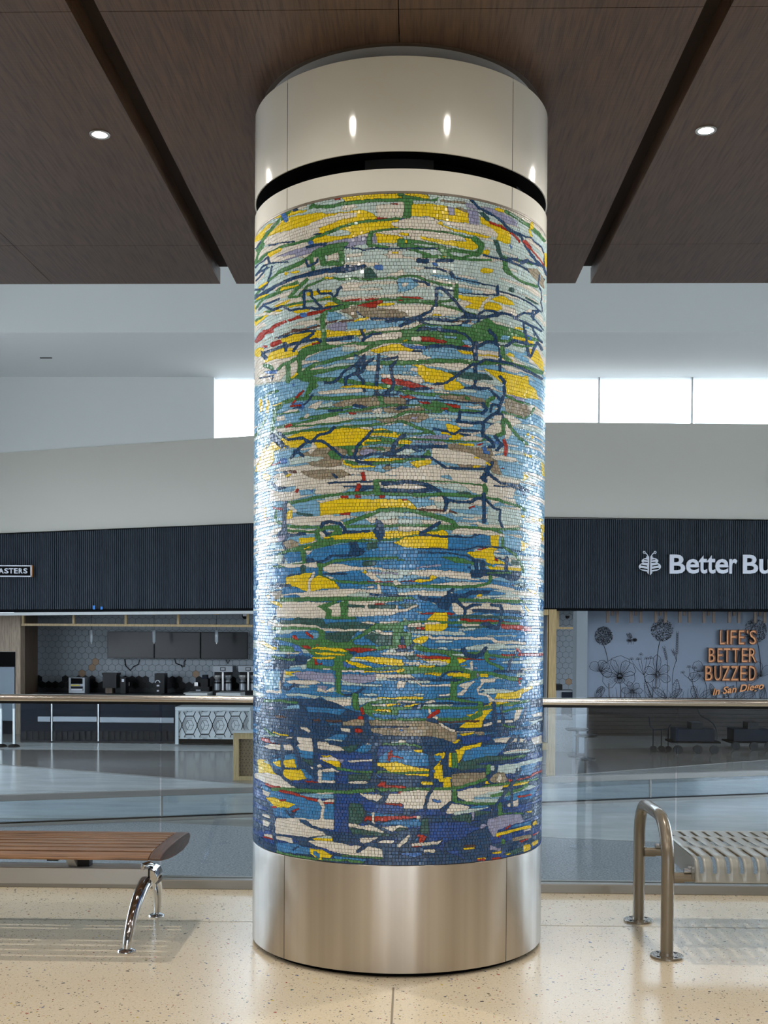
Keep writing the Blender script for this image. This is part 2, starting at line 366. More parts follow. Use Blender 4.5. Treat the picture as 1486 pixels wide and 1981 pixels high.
def rasterise(text):
    H, Wd = int(CHH*SC), int(CW*SC)
    yy, xx = np.mgrid[0:H, 0:Wd].astype(np.float32); yy = yy/SC+Y0; xx = xx/SC+X0
    sag = np.clip(1-((xx-770)/281)**2, 0, 1)**.5; yc = yy+(1-sag)*90*(yy-1222)/800    # courses bend with the ellipse
    n1 = vnoise(xx/60, yc/7, 1); n2 = vnoise(xx/110+9, yc/11+5, 2); n3 = vnoise(xx/45+3, yc/6+8, 3)
    yb = yc+(n1-.5)*110+(n2-.5)*90
    M_ = np.full((H, Wd), 1, np.uint8)
    M_[yb > 660] = 2; M_[(n3 > .72)&(yb < 1400)] = 0; M_[(n2 > .74)&(yb > 640)&(yb < 1300)] = 1
    M_[yb > 1110] = np.where(n3[yb > 1110] > .74, 1, 3); M_[yb > 1370] = np.where(n2[yb > 1370] > .6, 3, 5); M_[yb > 1470] = np.where(n1[yb > 1470] > .5, 4, 5)
    k = 300/1486*SC; ox = oy = 0
    def fill(p, c):
        x0 = max(0, int(p[:, 0].min())); x1 = min(Wd, int(p[:, 0].max())+2); y0 = max(0, int(p[:, 1].min())); y1 = min(H, int(p[:, 1].max())+2)
        if x1 <= x0 or y1 <= y0: return
        X = (np.arange(x0, x1)+.5)[None, :]; Y = (np.arange(y0, y1)+.5)[:, None]
        m = np.zeros((y1-y0, x1-x0), bool)
        for (a, b), (e, f) in zip(p, np.roll(p, -1, 0)):
            if b == f: continue
            m ^= ((b <= Y) != (f <= Y)) & (X < a+(Y-b)*(e-a)/(f-b))
        M_[y0:y1, x0:x1][m] = c
    def stroke(p, wd, c):
        r = wd/2
        for (a, b), (e, f) in zip(p[:-1], p[1:]):
            x0 = max(0, int(min(a, e)-r)); x1 = min(Wd, int(max(a, e)+r)+2); y0 = max(0, int(min(b, f)-r)); y1 = min(H, int(max(b, f)+r)+2)
            if x1 <= x0 or y1 <= y0: continue
            X = (np.arange(x0, x1)+.5)[None, :]-a; Y = (np.arange(y0, y1)+.5)[:, None]-b
            dx, dy = e-a, f-b; t = np.clip((X*dx+Y*dy)/(dx*dx+dy*dy+1e-9), 0, 1)
            M_[y0:y1, x0:x1][(X-t*dx)**2+(Y-t*dy)**2 <= r*r] = c
    for ln in text.split('\n'):
        s = ln.split()
        if not s: continue
        if s[0][0] == '@': g = ORG[s[0][1]]; ox, oy = (g[0]-X0)*SC, (g[1]-Y0)*SC; continue
        c = CODES.index(s[1])
        if s[0] == 'L':
            x0, y0, x1, y1, h = [float(q) for q in s[2:7]]; t = np.linspace(0, 2*np.pi, 20, endpoint=False)
            u = np.cos(t); v = np.sign(np.sin(t))*np.abs(np.sin(t))**.8
            fill(np.stack([(x0+x1)/2+(x1-x0)/2*u, (y0+y1)/2+(y1-y0)/2*u+h/2*v], 1)*k+(ox, oy), c)
        else:
            i = 2 if s[0] == 'P' else 3
            p = np.array([[float(v) for v in q.split(',')] for q in s[i:]])*k+(ox, oy)
            fill(p, c) if s[0] == 'P' else stroke(p, float(s[2])*k, c)
    return M_

def label_at(LM, th, z):                            # design label of a point of the drum
    a = np.abs((th+np.pi) % (2*np.pi)-np.pi); sg = np.sign((th+np.pi) % (2*np.pi)-np.pi)
    lim = math.radians(81); a = np.where(a > lim, 2*lim-a, a); sg = np.where(a < 0, -sg, sg); a = np.abs(a)
    t = sg*a; X = CX+CR*np.sin(t); Y = CYC-CR*np.cos(t)
    d = np.stack([X, Y, z-EYE], -1); wv = d@FW
    px = 743+FPX*(d@RT)/wv; pyy = CY-FPX*(d@UP)/wv
    wx = (vnoise(px/9, pyy/9, 5)-.5)*2.4; wy = (vnoise(px/9+7, pyy/9+3, 6)-.5)*1.8
    i = np.clip(((pyy+wy-Y0)*SC).astype(int), 0, LM.shape[0]-1); j = np.clip(((px+wx-X0)*SC).astype(int), 0, LM.shape[1]-1)
    return LM[i, j]

MOSAIC = '''
@A
P W 60,620 700,400 1486,420 1486,500 1120,480 700,560 400,640 60,740
P W 60,440 350,330 700,260 1050,240 1050,290 700,400 200,560 60,600
P Y 60,500 180,370 420,290 700,250 740,270 1090,225 1180,250 1240,300 1380,310 1486,300 1486,440 1200,430 980,500 640,545 600,520 690,430 670,400 860,330 1040,290 1040,250 880,260 700,310 590,370 240,460 60,540
P W 160,440 240,350 320,330 300,370 200,450
P W 700,310 900,260 1045,260 1030,290 860,330 690,400 560,400 600,350
P W 1230,320 1230,180 1486,160 1486,300 1340,305
P Y 880,100 1200,75 1486,70 1486,130 1200,125 940,150
P Y 200,250 560,225 560,240 380,290 250,310
L I 720 450 990 450 60
P W 1370,350 1486,335 1486,400 1390,385
P W 1150,430 1370,400 1486,400 1486,480 1420,470 1230,440
P Y 1220,450 1486,480 1486,545 1240,545
P Y 600,520 860,490 1010,480 980,500 700,540 610,550
P V 740,540 940,505 1140,475 1140,550 940,590 760,600 400,700 160,750 170,720 400,620 560,580
P V 1180,470 1220,460 1240,540 1190,550
P W 160,700 440,650 460,670 300,720 150,770
P W 940,650 1100,640 1100,665 940,680
P W 500,770 540,660 700,690 700,740 640,780
S G 32 600,205 625,180 650,195 800,195 900,170 1150,140 1300,135 1486,135
P R 800,120 890,110 890,130 840,135
P R 1370,162 1450,162 1440,175 1390,175
P R 1235,295 1330,300 1345,315 1240,320
P G 1430,70 1486,70 1486,100 1440,100
S G 30 90,620 150,500 230,400 310,320 400,240
S B 50 340,280 360,320
S N 25 440,230 470,225
S G 26 70,740 180,650 330,580 560,520 780,440 900,390 1000,360 1150,335 1330,320 1486,300
S G 46 1180,450 1155,500 1165,560
S G 18 1170,450 1290,420 1486,405
S G 26 1160,555 1260,580 1340,585
S G 24 70,720 100,640 150,560
P Y 180,650 270,600 330,590 310,620 200,680
L Y 340 840 380 835 30
L Y 400 828 490 820 25
L Y 1370 640 1450 640 18
S N 14 70,600 120,530
S N 13 200,570 300,545 440,530
S N 13 910,590 1000,590 1100,610 1200,598 1486,600
S N 24 560,585 620,570 740,550
S N 20 720,585 740,555
S B 36 590,540 610,540
S N 12 620,470 700,450
P G 1425,505 1486,505 1486,570 1430,570
S G 36 300,820 420,770 500,740 620,660 760,580 940,550
S G 24 60,1060 130,970 230,880 300,820
P G 620,620 680,590 940,540 930,580 780,600 700,660 560,700 500,740 600,680
S G 60 700,640 720,740
S G 40 600,700 620,800
S G 44 740,740 900,740
S G 50 900,720 890,600
P W 770,660 860,625 870,700 760,720
S G 50 750,640 880,600
S N 20 190,680 205,740
S N 22 550,710 570,770 655,735 665,700
S N 14 70,850 150,760 250,730 380,725
S N 14 70,780 110,740 180,690
S N 14 70,860 130,810 200,780
S N 14 70,910 130,850 180,770
S N 20 60,990 150,990 190,920 210,840 230,770
P N 60,1060 180,990 320,910 480,850 620,810 740,790 960,755 1060,760 1130,745 1140,775 1050,800 940,830 760,830 600,860 470,890 300,950 180,1030 60,1090
P T 1110,780 1170,780 1240,870 1230,890 1115,890
S B 50 1235,775 1275,780
S G 22 400,1065 480,1060 560,960 640,930 720,890 800,880 900,890 1000,880 1100,895 1300,885 1430,880 1486,860
S G 34 400,1060 470,980 560,900
S G 20 400,1065 520,1055
S Y 14 735,882 810,880
P G 260,1000 330,950 480,905 490,930 380,980 300,1030
S G 18 60,1120 150,1060 300,1010 470,960
S G 18 70,1170 150,1080 300,1020
P Y 320,970 480,940 500,950 300,1010
L Y 70 1090 200 1030 25
L Y 90 980 190 920 28
P Y 560,1020 660,1000 800,990 800,1010 640,1050 555,1055
S Y 14 430,1120 640,1095 780,1060
P W 860,1080 1280,1040 1486,1030 1486,1060 1250,1070 880,1095
P W 300,1100 520,1060 500,1110 370,1140 240,1150
P R 880,1098 1040,1080 1250,1070 1260,1085 1060,1100 890,1105
P Y 230,1160 400,1080 400,1100 300,1160
P Y 370,1150 520,1110 530,1140 400,1170
P Y 700,1170 760,1110 850,1105 880,1140 780,1165
P Y 60,1300 160,1200 300,1180 340,1190 200,1240 70,1340
L Y 430 1200 590 1185 45
S G 20 80,1290 180,1210 300,1160 480,1120 700,1090 830,1075
P G 760,1070 860,1080 900,1110 1100,1110 1300,1070 1486,1085 1486,1105 1300,1100 1060,1140 920,1150 870,1140
P R 1040,1140 1290,1085 1290,1110 1220,1165 1130,1165
P Y 1220,1150 1290,1115 1400,1120 1400,1135 1300,1150
P Y 60,1220 60,1110 70,1150
S N 22 535,1170 535,1000 605,1000 610,1060 650,1110 700,1150 680,1180 600,1160
S N 22 665,990 690,1030 790,1030 820,1060 850,1040 860,990 890,965
S N 20 150,1150 240,1190 320,1150 350,1160 400,1195 540,1170 700,1170 900,1145 960,1155
S N 20 100,1180 150,1140 300,1080
S N 14 960,1155 1120,1255
S N 14 70,1040 110,1050 200,1000
P E 860,1195 980,1160 1080,1145 1160,1170 1330,1175 1486,1190 1486,1260 1300,1260 1150,1250 1110,1250 1010,1165 1060,1260 1020,1280 960,1230
P W 1210,1170 1486,1130 1486,1190 1330,1180
P Y 1015,1285 1120,1255 1170,1255 1150,1275 1030,1300
P R 150,1420 250,1320 370,1280 560,1215 660,1190 800,1170 760,1200 560,1250 380,1300 250,1360 160,1430
S I 14 340,1230 400,1330
S B 36 510,1235 545,1235
S G 46 720,1230 715,1340 725,1486
S G 30 660,1275 730,1270 720,1220 820,1180 920,1150
S G 24 820,1180 950,1160
S R 40 80,1486 130,1420
P K 750,1200 860,1210 960,1270 800,1290 750,1290
S D 14 750,1310 850,1290
S D 20 880,1300 1010,1285
P K 950,1310 1150,1285 1340,1290 1486,1310 1486,1340 1100,1370 950,1370
P V 770,1330 860,1300 950,1310 940,1370 880,1400 800,1380 750,1350
S N 20 1180,1270 1486,1272
S N 28 1330,1295 1400,1290 1486,1290
S D 16 420,1380 550,1370 690,1340
S D 16 260,1460 400,1400 500,1385
P W 1050,1390 1486,1340 1486,1400 1200,1480 1050,1486
P Y 750,1370 800,1390 960,1400 1130,1370 1130,1400 1000,1420 750,1450
P Y 300,1486 440,1430 620,1380 700,1380 700,1420 600,1450 480,1486
S N 24 290,1450 450,1420 560,1390 640,1385 600,1440 560,1486
S N 26 740,1475 860,1465 1000,1445
S G 20 1050,1440 1200,1400 1340,1400 1486,1385
S N 30 1080,1380 1100,1430 1130,1470
S N 26 1110,1486 1180,1430 1270,1410
L W 60 1240 320 1210 30
P W 1290,860 1486,800 1486,850 1400,860
@B
P W 0,150 60,150 60,300 0,300
P Y 60,70 200,68 300,90 300,125 200,115 100,110
P G 0,75 60,80 200,105 330,130 400,100 360,150 240,135 150,130 130,290 60,330 40,310 60,200 60,140 0,140
P Y 0,100 90,115 0,115
L B 20 330 60 330 45
P Y 130,165 300,170 470,190 490,280 540,285 545,210 670,240 680,350 560,345 440,330 300,290 130,290
P V 475,195 545,210 545,280 490,280
P V 665,210 770,240 780,370 680,350
P E 560,200 660,225 665,255 580,230
P W 0,330 130,300 300,295 400,325 430,370 470,400 540,460 660,490 640,520 480,515 300,480 120,440 0,430
P I 440,340 620,360 900,410 970,460 950,490 760,460 560,400
P W 440,335 620,350 800,370 950,430 975,470 940,490 760,450 560,395 450,365
P Y 370,345 430,340 440,380 520,400 600,420 760,455 920,490 850,500 700,470 540,430 440,390
P W 0,420 100,430 300,470 640,515 500,520 200,500 0,480
P Y 780,290 880,340 1000,370 1080,440 1080,550 1030,550 940,510 960,460 900,400 800,360
P Y 190,470 300,500 500,520 660,530 640,490 760,530 770,590 720,610 560,580 380,545 240,510
L Y 10 455 110 465 30
S G 16 0,410 140,410 300,420 500,450 640,480 740,510
S G 60 740,510 800,560 790,620 760,650
P G 0,500 200,520 400,560 500,590 720,620 780,620 740,670 640,690 900,700 915,725 700,715 500,700 340,690 230,690 230,650 60,600 0,580
P I 100,540 300,560 450,590 300,580 170,565
P I 180,610 300,600 400,620 430,660 320,660 300,640
P I 490,630 720,650 640,680 520,660
P G 430,590 500,600 480,660 430,650
S N 14 0,598 140,594 260,600
S N 14 260,602 380,600
L Y 60 530 90 535 25
P Y 410,670 460,670 460,685 430,680
P Y 800,640 850,600 880,630 860,660 800,650
S N 44 200,715 280,720
S N 30 370,715 520,715
S B 26 340,740 365,755
S G 22 600,690 720,660
L Y 790 810 920 810 50
P T 910,510 960,520 1000,660 1010,700 980,700 940,600
S G 50 1020,690 1030,780 1060,830
S T 30 1010,690 1130,700 1200,730
S G 22 1060,830 1160,900 1280,945 1340,965
S G 20 1040,690 1180,710 1290,750
P V 640,155 720,170 780,230 660,200
S E 22 420,140 640,160
S N 26 690,120 780,210 840,240 920,280 1000,340 1070,410 1180,480
P V 790,200 900,210 1050,280 1150,350 1140,390 1040,350 940,290 880,240 840,230
P T 770,250 820,250 880,300 880,350 830,320
S R 22 880,350 980,380 1070,430 1170,530
P V 1040,290 1150,350 1140,390 1060,340
L Y 930 215 1020 245 35
S G 30 1030,240 1130,300 1250,370 1330,440 1400,520
S I 10 1070,260 1200,340
S Y 30 1285,360 1285,400
S Y 20 1265,420 1280,480
S N 22 1170,460 1240,600 1320,710 1400,780 1420,850
S N 14 1160,460 1280,500 1380,590 1400,640 1400,770
S R 34 1215,530 1270,590
S R 14 1270,600 1330,670 1400,760
S N 20 820,655 900,680 1000,700 1150,750 1300,840 1400,900
S N 30 1060,700 1140,700
S N 40 1190,730 1240,715
S N 24 1270,730 1360,760
S N 24 1060,420 1170,460
P E 1240,790 1340,790 1390,880 1380,950 1290,870
S B 16 1075,565 1090,590
P E 1350,830 1400,900 1400,990 1360,940
S N 14 1350,850 1350,950
S Y 24 1410,650 1420,760
P K 290,845 480,850 760,900 800,960 560,900 400,880
P W 0,810 90,830 0,855
S N 18 265,778 400,795 520,830
S N 32 510,830 530,870
S N 13 530,875 700,910 930,960
S N 30 955,965 955,1040
S N 14 940,1045 700,1030 560,1010 420,980
S N 12 970,1010 1120,1050 1280,1130 1370,1210
P W 260,870 500,920 640,950 930,1000 900,1020 640,970 540,950 400,920
S G 22 0,870 100,855 200,870 300,910 420,940 560,960
S G 44 555,960 555,1080
P K 570,970 720,1000 700,1030 580,1010
P K 0,880 140,880 200,950 130,990 0,1020
P W 40,930 110,920 90,960 40,960
S N 20 150,903 260,920 300,950
P N 260,930 310,930 310,960 270,950
P K 380,1010 420,1020 430,1060 370,1040
P Y 580,1040 720,1060 860,1060 880,1070 830,1120 780,1180 640,1160 720,1120 580,1080
P Y 900,1080 990,1050 1100,1100 1120,1140 1050,1140 920,1100
P Y 830,1130 880,1110 980,1130 1000,1180 940,1200 820,1180
S W 26 890,1070 820,1120 780,1190
L R 10 1060 250 1075 22
S G 24 0,1075 130,1085 260,1105 400,1110 560,1090
S R 12 0,1095 120,1102
S G 24 0,1110 200,1110 400,1140 560,1170 600,1195 740,1230
P W 0,1130 300,1135 540,1180 600,1200 560,1230 300,1240 80,1250 0,1200
P E 0,1200 70,1210 100,1245 0,1260
L Y 330 1235 420 1235 18
P W 560,1110 640,1090 720,1120 640,1160 570,1140
S N 26 365,980 365,1140 310,1200 220,1240 160,1260
S N 28 365,975 420,975 500,1050 560,1120 640,1215 760,1250 860,1250
P K 220,1130 360,1100 300,1120
S N 30 0,1278 150,1270 350,1275 540,1290 620,1250 760,1260 860,1250 960,1230
S N 22 780,1230 830,1190 930,1200 960,1220 1050,1225 1130,1260 1200,1215 1280,1220 1300,1280
S N 22 1110,1260 1200,1300 1290,1340 1380,1390
S N 20 1280,1250 1350,1200 1290,1195 1300,1250
S N 12 1380,1200 1370,1000 1350,950
S N 20 860,1250 960,1240 1000,1210
S N 12 1300,1270 1400,1380
S N 20 1200,1300 1210,1400 1230,1486
S N 16 1290,1340 1310,1430
S D 12 530,1300 760,1290 900,1320
P K 0,1290 180,1290 100,1330 0,1340
S N 30 20,1340 100,1300 160,1280
S N 26 180,1270 280,1330 480,1345 600,1340 680,1290
S N 26 770,1290 860,1390 940,1486
P G 0,1380 130,1360 240,1320 400,1330 640,1345 780,1300 860,1260 950,1330 1130,1370 1280,1440 1390,1486 0,1486 0,1440
S K 20 260,1345 420,1355
P K 700,1290 760,1290 740,1320
P W 0,1400 60,1400 50,1440 0,1450
P W 130,1450 200,1430 230,1486 90,1486
P R 225,1440 300,1440 480,1486 230,1486
P K 420,1430 560,1440 540,1460 440,1455
P K 300,1370 420,1380 480,1400 300,1410
P K 600,1320 720,1320 700,1350 620,1350
P K 1000,1470 1060,1430 1120,1486 1000,1486
L Y 700 1388 760 1390 20
S N 60 190,1400 240,1370
S N 22 240,1360 400,1370 540,1390 640,1420 720,1486
P N 370,1365 430,1365 430,1390
P Y 1080,1430 1200,1450 1300,1486 1110,1486
L Y 1120 1355 1200 1375 20
P B 1230,1410 1290,1450 1270,1486 1220,1450
S T 18 1230,1070 1340,1130
S T 40 1080,990 1100,1000
@C
P W 70,180 1486,0 1486,180 900,150 800,260 500,330 380,380 300,480 60,520
P K 60,540 300,490 440,470 640,480 760,460 1000,420 1486,340 1486,600 1100,660 640,700 480,800 200,960 60,900
P K 1280,320 1486,320 1486,450 1280,440
P K 560,260 740,180 900,150 900,200 860,250 700,280 540,290
P K 540,440 760,390 940,400 900,450 640,460
P K 920,380 1030,370 1020,420 940,420
P K 200,800 480,790 640,770 660,810 520,850 280,920 200,920
P Y 320,120 300,80 440,30 560,20 700,0 1130,0 1080,40 740,60 560,90 400,120
P Y 460,180 560,130 690,90 700,110 600,150
P Y 1160,190 1300,150 1400,125 1486,130 1486,180 1300,200 1240,215
P Y 150,300 220,200 320,160 440,160 490,220 400,250 260,270 170,300
L Y 60 200 150 180 60
P W 1100,50 1486,10 1486,90 1240,100 1130,70
P K 840,90 1050,60 1100,100 900,110
S N 26 150,210 300,160 480,110 660,80 760,140
S N 30 360,190 350,120
S N 26 430,190 480,120 560,70 620,30 610,0
S N 34 730,90 860,80 1000,60
S N 26 1080,0 1120,60 1090,120
S N 22 1100,80 1200,30 1270,25
S R 44 230,130 300,110
S R 14 610,128 680,118
S R 34 80,100 140,50
S R 40 150,10 230,0
S R 20 140,150 175,150
P G 470,200 560,150 700,115 860,140 1000,110 1190,100 1486,70 1486,110 1280,120 1160,140 1000,130 860,150 700,190 560,240 530,290 480,260
S G 44 725,0 725,120
S G 50 490,240 490,440
S G 44 380,340 380,480
S G 30 280,370 340,320 480,260 540,230
S G 34 520,400 640,320 760,295 900,260 1060,210 1190,150 1280,110
P G 480,460 520,390 640,370 760,360 900,340 1020,320 1000,345 860,370 740,400 600,430 700,445 860,445 1060,480 1240,500 1400,520 1486,540 1486,580 1400,570 1240,540 1000,510 860,490 720,480 560,490 490,470
S G 30 370,480 430,450 500,440
S G 50 620,480 640,530
P G 590,490 640,490 640,540 560,640 540,620
S G 40 1260,310 1486,310
P W 400,330 470,310 470,400 410,450
S Y 22 410,445 470,415
P R 1270,460 1330,455 1486,465 1486,520 1330,510 1280,490
P W 1270,410 1486,430 1486,465 1330,455 1270,440
S N 34 1250,240 1235,400 1230,600
S N 30 1486,240 1370,340 1375,420 1400,500 1380,560 1290,610
S N 30 1220,610 1310,620
S N 22 1290,270 1380,265 1460,240
S N 22 1310,620 1420,610 1486,560
S N 26 1190,270 1130,320 1060,330 1000,340 920,390 860,460 820,490 740,500
S N 34 1030,240 1080,280 1050,340 1110,240 1115,340 1090,390 1030,410
S N 28 940,540 930,460 1030,400 1100,470 1115,580
S N 34 1050,310 1050,370
P Y 870,535 1000,520 1120,520 1260,530 1330,560 1200,560 1080,545 900,545
P W 660,580 860,555 1100,560 1100,590 900,600 680,605
P K 1010,250 1040,240 1060,270 1020,280
S G 24 60,1010 130,920 170,830
S G 22 160,640 200,600 290,575
S G 36 230,960 250,800 250,770 330,690 450,650 640,640 860,650 1000,640 1260,640
S G 20 270,800 440,780 660,750 860,740 1000,730
S G 24 300,740 340,690
P R 450,640 520,565 540,575 470,650
P R 415,700 440,660 470,660 430,710
P B 420,700 520,680 540,720 520,760 460,730
S R 18 410,720 500,715
S N 14 430,740 500,735
S N 18 540,710 620,610
P W 340,780 400,750 480,750 480,770 340,790
P K 480,760 560,760 620,720 680,700 640,760 500,780
P W 560,740 660,680 720,670 660,750
P I 680,710 800,680 820,720 700,740
P Y 215,715 320,685 330,695 250,725
S Y 34 125,670 125,760
S Y 34 185,680 185,770
P E 800,710 920,665 1200,630 1486,640 1486,700 1200,730 1000,715 860,730
P E 1280,740 1486,715 1486,790 1300,780
P E 900,775 1000,760 1180,750 1200,775 1000,790
P W 920,690 1000,680 1000,690 930,700
S N 26 775,765 900,757
P N 990,715 1030,700 1110,720 1140,740 1120,760 1080,740 1000,725
S N 14 980,757 1140,750
S G 28 1140,750 1200,735 1300,715 1486,710
S G 50 1270,650 1290,700
S N 12 1400,745 1486,745
S G 22 500,840 660,820 860,785 1000,765 1140,750
P W 270,820 350,810 350,850 270,870
P W 530,830 560,790 600,800 560,840
P W 280,960 300,920 480,880 700,850 860,800 1000,810 1000,850 860,870 700,900 500,950 300,980
P I 860,810 1000,795 1200,790 1400,795 1410,815 1200,830 1000,835 880,830
P W 1180,780 1240,740 1280,750 1280,790
S R 16 975,792 1030,788
S G 22 280,930 500,880 700,840 860,800
S G 18 300,920 560,910 860,880 1000,860 1200,845 1350,840 1486,800
S G 26 300,990 500,965 700,945 900,925 1100,910 1300,890 1340,870 1486,870
S R 24 360,920 410,905
P K 980,860 1080,860 1060,900 980,900
P K 1280,910 1486,880 1486,970 1380,980 1300,930
P E 1180,850 1350,840 1486,820 1486,850 1350,880
P Y 300,1040 500,970 700,960 900,930 1040,930 1190,950 1280,930 1380,960 1486,990 1486,1030 1200,1000 1160,1000 1486,1060 1486,1090 1300,1070 1130,1100 1060,1100 900,1110 760,1120 640,1130 640,1080 560,1080 500,1120 340,1120 240,1150 260,1260 140,1350 60,1350 130,1160 160,1100
P W 1100,920 1200,925 1180,950 1050,930
S G 24 1200,970 1300,965 1380,970
S G 26 1150,1020 1280,1030 1486,1070
S G 26 1130,1080 1280,1065 1400,1080 1486,1100
P K 270,1210 300,1160 440,1130 500,1120 420,1230 300,1290 200,1320
P K 200,1320 280,1280 500,1270 380,1310 240,1380
P E 500,1180 650,1130 800,1110 1060,1110 1280,1110 1486,1120 1486,1150 1400,1160 1300,1150 1060,1140 1100,1200 940,1180 900,1250 900,1290 760,1310 600,1290 500,1220
P G 760,1160 820,1140 900,1200 880,1240 800,1230
P G 820,1110 1000,1100 1100,1090 1080,1130 940,1140 960,1190 1010,1200 990,1150
P G 1130,1110 1280,1120 1340,1150 1200,1130
P I 380,1220 560,1200 700,1205 740,1220 640,1250 500,1270 400,1285
L V 1060 1165 1230 1160 60
S B 60 330,1250 345,1250
S W 34 590,1160 640,1120 620,1080
S R 14 230,1285 300,1265
P W 240,1340 300,1310 500,1290 640,1320 900,1295 1000,1320 1180,1340 1300,1360 1486,1290 1486,1400 1300,1400 900,1370 500,1340 300,1350
P E 500,1345 700,1330 900,1330 1000,1390 1200,1390 900,1420 640,1430 560,1400
P E 280,1350 460,1340 460,1360 360,1350
P W 280,1486 290,1420 400,1390 560,1390 700,1430 860,1430 1000,1410 1100,1486
P N 790,1360 830,1370 860,1420 840,1430
S N 26 350,1350 380,1390
S D 26 400,1350 450,1355
S Y 20 370,1390 400,1380
P D 950,1375 980,1375 1020,1400 960,1400
P K 1040,1390 1486,1380 1486,1410 1250,1420 1100,1440
P R 1070,1360 1120,1350 1110,1420 1090,1440 1090,1380
S N 30 410,1220 450,1160 560,1060
S N 26 440,1150 480,1165 530,1200
S N 26 290,980 380,1040 520,1030 600,1070 660,1000 780,970 830,920
S N 26 600,1060 700,1050 760,1090 860,1170 900,1210 1040,1220 1200,1180 1330,1175 1420,1160 1486,1120
S N 28 1190,960 1120,1030 1040,1110 1020,1200 1040,1250 1180,1270 1280,1210
S N 44 1380,1150 1400,1090 1486,1000
S N 40 1380,1180 1340,1290
S N 50 1330,1185 1400,1180
S N 22 1400,1200 1486,1195
P Y 900,1240 1000,1285 1230,1290 1220,1305 1000,1310 920,1280
P Y 1090,1235 1180,1220 1486,1220 1486,1240 1300,1250 1150,1250
S G 30 940,1250 1040,1270
S G 26 1200,1270 1486,1250
P K 1230,1290 1300,1280 1260,1330 1200,1330
P E 1270,1310 1340,1290 1420,1310 1320,1340
S N 60 230,1010 320,1090
S N 20 360,1100 385,1115
S N 16 170,1130 230,1050
S Y 60 160,1400 190,1400
S G 14 1250,1425 1486,1425
S N 20 760,1460 1000,1450 1200,1440
S N 40 1300,1465 1486,1450
S N 40 120,210 170,260
S G 40 160,330 230,360
P B 150,390 280,370 270,410 180,410
S N 14 110,450 180,440 240,430 230,470
P B 420,510 440,505 440,540 420,530
L Y 60 220 130 220 60
@D
P W 0,190 200,200 400,240 200,290 0,290
P G 0,0 1000,0 1280,60 1200,120 900,100 720,100 640,150 500,150 300,145 0,110
P W 0,10 40,10 40,60 0,60
P W 120,100 130,60 220,50 230,100
P R 225,55 320,60 500,110 440,120 300,105 225,100
P K 420,50 570,50 550,75 460,70
P K 610,90 700,80 720,140 640,130
P K 1000,40 1080,50 1060,90 980,80
P Y 1090,50 1180,60 1300,100 1300,140 1210,120 1110,80
S N 22 400,0 560,10 640,30 740,130
S N 34 880,0 930,60 940,110
P K 780,170 860,100 940,110 970,180
P W 720,180 1000,200 1230,330 1100,320 900,270 720,240
P R 610,150 640,130 720,160 700,180
P Y 0,120 60,130 150,180 140,195 0,195
P B 20,120 120,140 280,150 270,180 150,175 60,150
S N 14 140,195 220,195
S Y 16 50,95 90,85
P W 230,200 300,180 500,190 700,230 500,240
P K 230,185 500,195 720,240 720,270 500,270 230,230
P Y 560,180 720,200 720,225 620,215
S Y 14 780,228 900,235 1000,260 1100,290
P Y 1040,230 1070,205 1110,225 1120,260
P Y 1240,170 1340,190 1400,330 1400,400 1340,330 1270,260
S N 30 280,155 330,145 520,150 720,180
S N 50 745,120 745,300
S N 40 745,300 740,480
S N 30 770,150 850,105 930,110 980,150 1050,140 1120,90 1200,110 1300,140
S N 36 980,150 980,300 975,440
S N 24 1220,0 1250,230 1270,250 1330,120
S N 24 1270,250 1300,170 1340,110 1380,180
S N 18 1300,0 1380,110
S G 40 0,300 140,300 400,285 620,290 760,310 960,300 1100,320 1300,380 1380,400
S G 44 1000,160 1010,230 1080,310
S G 20 1100,130 1200,150 1300,140
P W 160,320 400,310 600,310 680,360 560,390 420,350 200,325
P Y 110,320 190,320 290,350 400,375 480,400 560,430 560,480 650,545 600,565 450,570 440,540 400,500 260,490 240,450 190,420 190,350
P T 480,395 720,400 860,420 920,470 640,440 540,430
P T 560,430 720,440 900,460 1000,470 720,470 590,450
S N 26 730,320 640,370 580,420 460,500 370,505 290,550
S N 24 740,330 840,270 960,290 1100,320 1280,400 1380,460
P Y 820,360 1000,390 1200,440 1250,430 1260,510 1320,560 1350,660 1200,640 1040,600 1020,500 920,460 850,390
S I 20 840,390 960,480
P W 560,470 720,480 860,510 1040,600 900,560 620,500
S N 32 980,440 1020,480 1020,600 980,710 960,790
P R 0,470 100,480 200,510 290,540 380,555 290,560 160,550 0,520
P W 0,420 230,440 250,490 200,500 100,470 0,450
P W 240,500 440,540 440,560 290,540
P W 300,520 440,520 440,550 340,550
S N 24 0,590 60,550 160,560 290,550
S N 26 750,480 720,540 650,550
S N 26 700,545 800,555 870,550 930,610 1000,670
P G 0,570 100,560 180,590 400,600 640,610 700,650 660,670 500,640 300,630 160,610 100,620 60,600
P R 0,620 100,620 200,650 140,655 40,640
P E 380,620 500,615 700,620 820,650 860,700 820,720 700,690 600,670 420,650
P G 640,620 700,650 690,670 640,650
P E 0,640 80,660 80,760 0,740
P E 100,740 260,730 260,770 100,790 0,810 0,770
P R 160,670 300,680 320,700 230,695
S N 14 90,665 160,655 300,665 460,665 620,680 800,690
S N 34 90,680 80,730 0,745
P G 320,660 440,690 540,730 620,750 800,770 860,760 820,790 640,790 440,770 300,760 200,720 80,720 0,720 0,710 200,700 320,700
P R 440,695 600,710 610,740 540,740
P R 390,735 460,740 530,760 440,755
P K 330,620 400,620 380,650
S G 40 860,720 860,670 920,640
S N 36 820,700 850,750 810,790
S N 24 890,770 900,710 960,710
P W 640,720 800,720 820,750 720,745
P W 920,740 970,740 940,760
P K 880,680 980,670 960,700 900,700
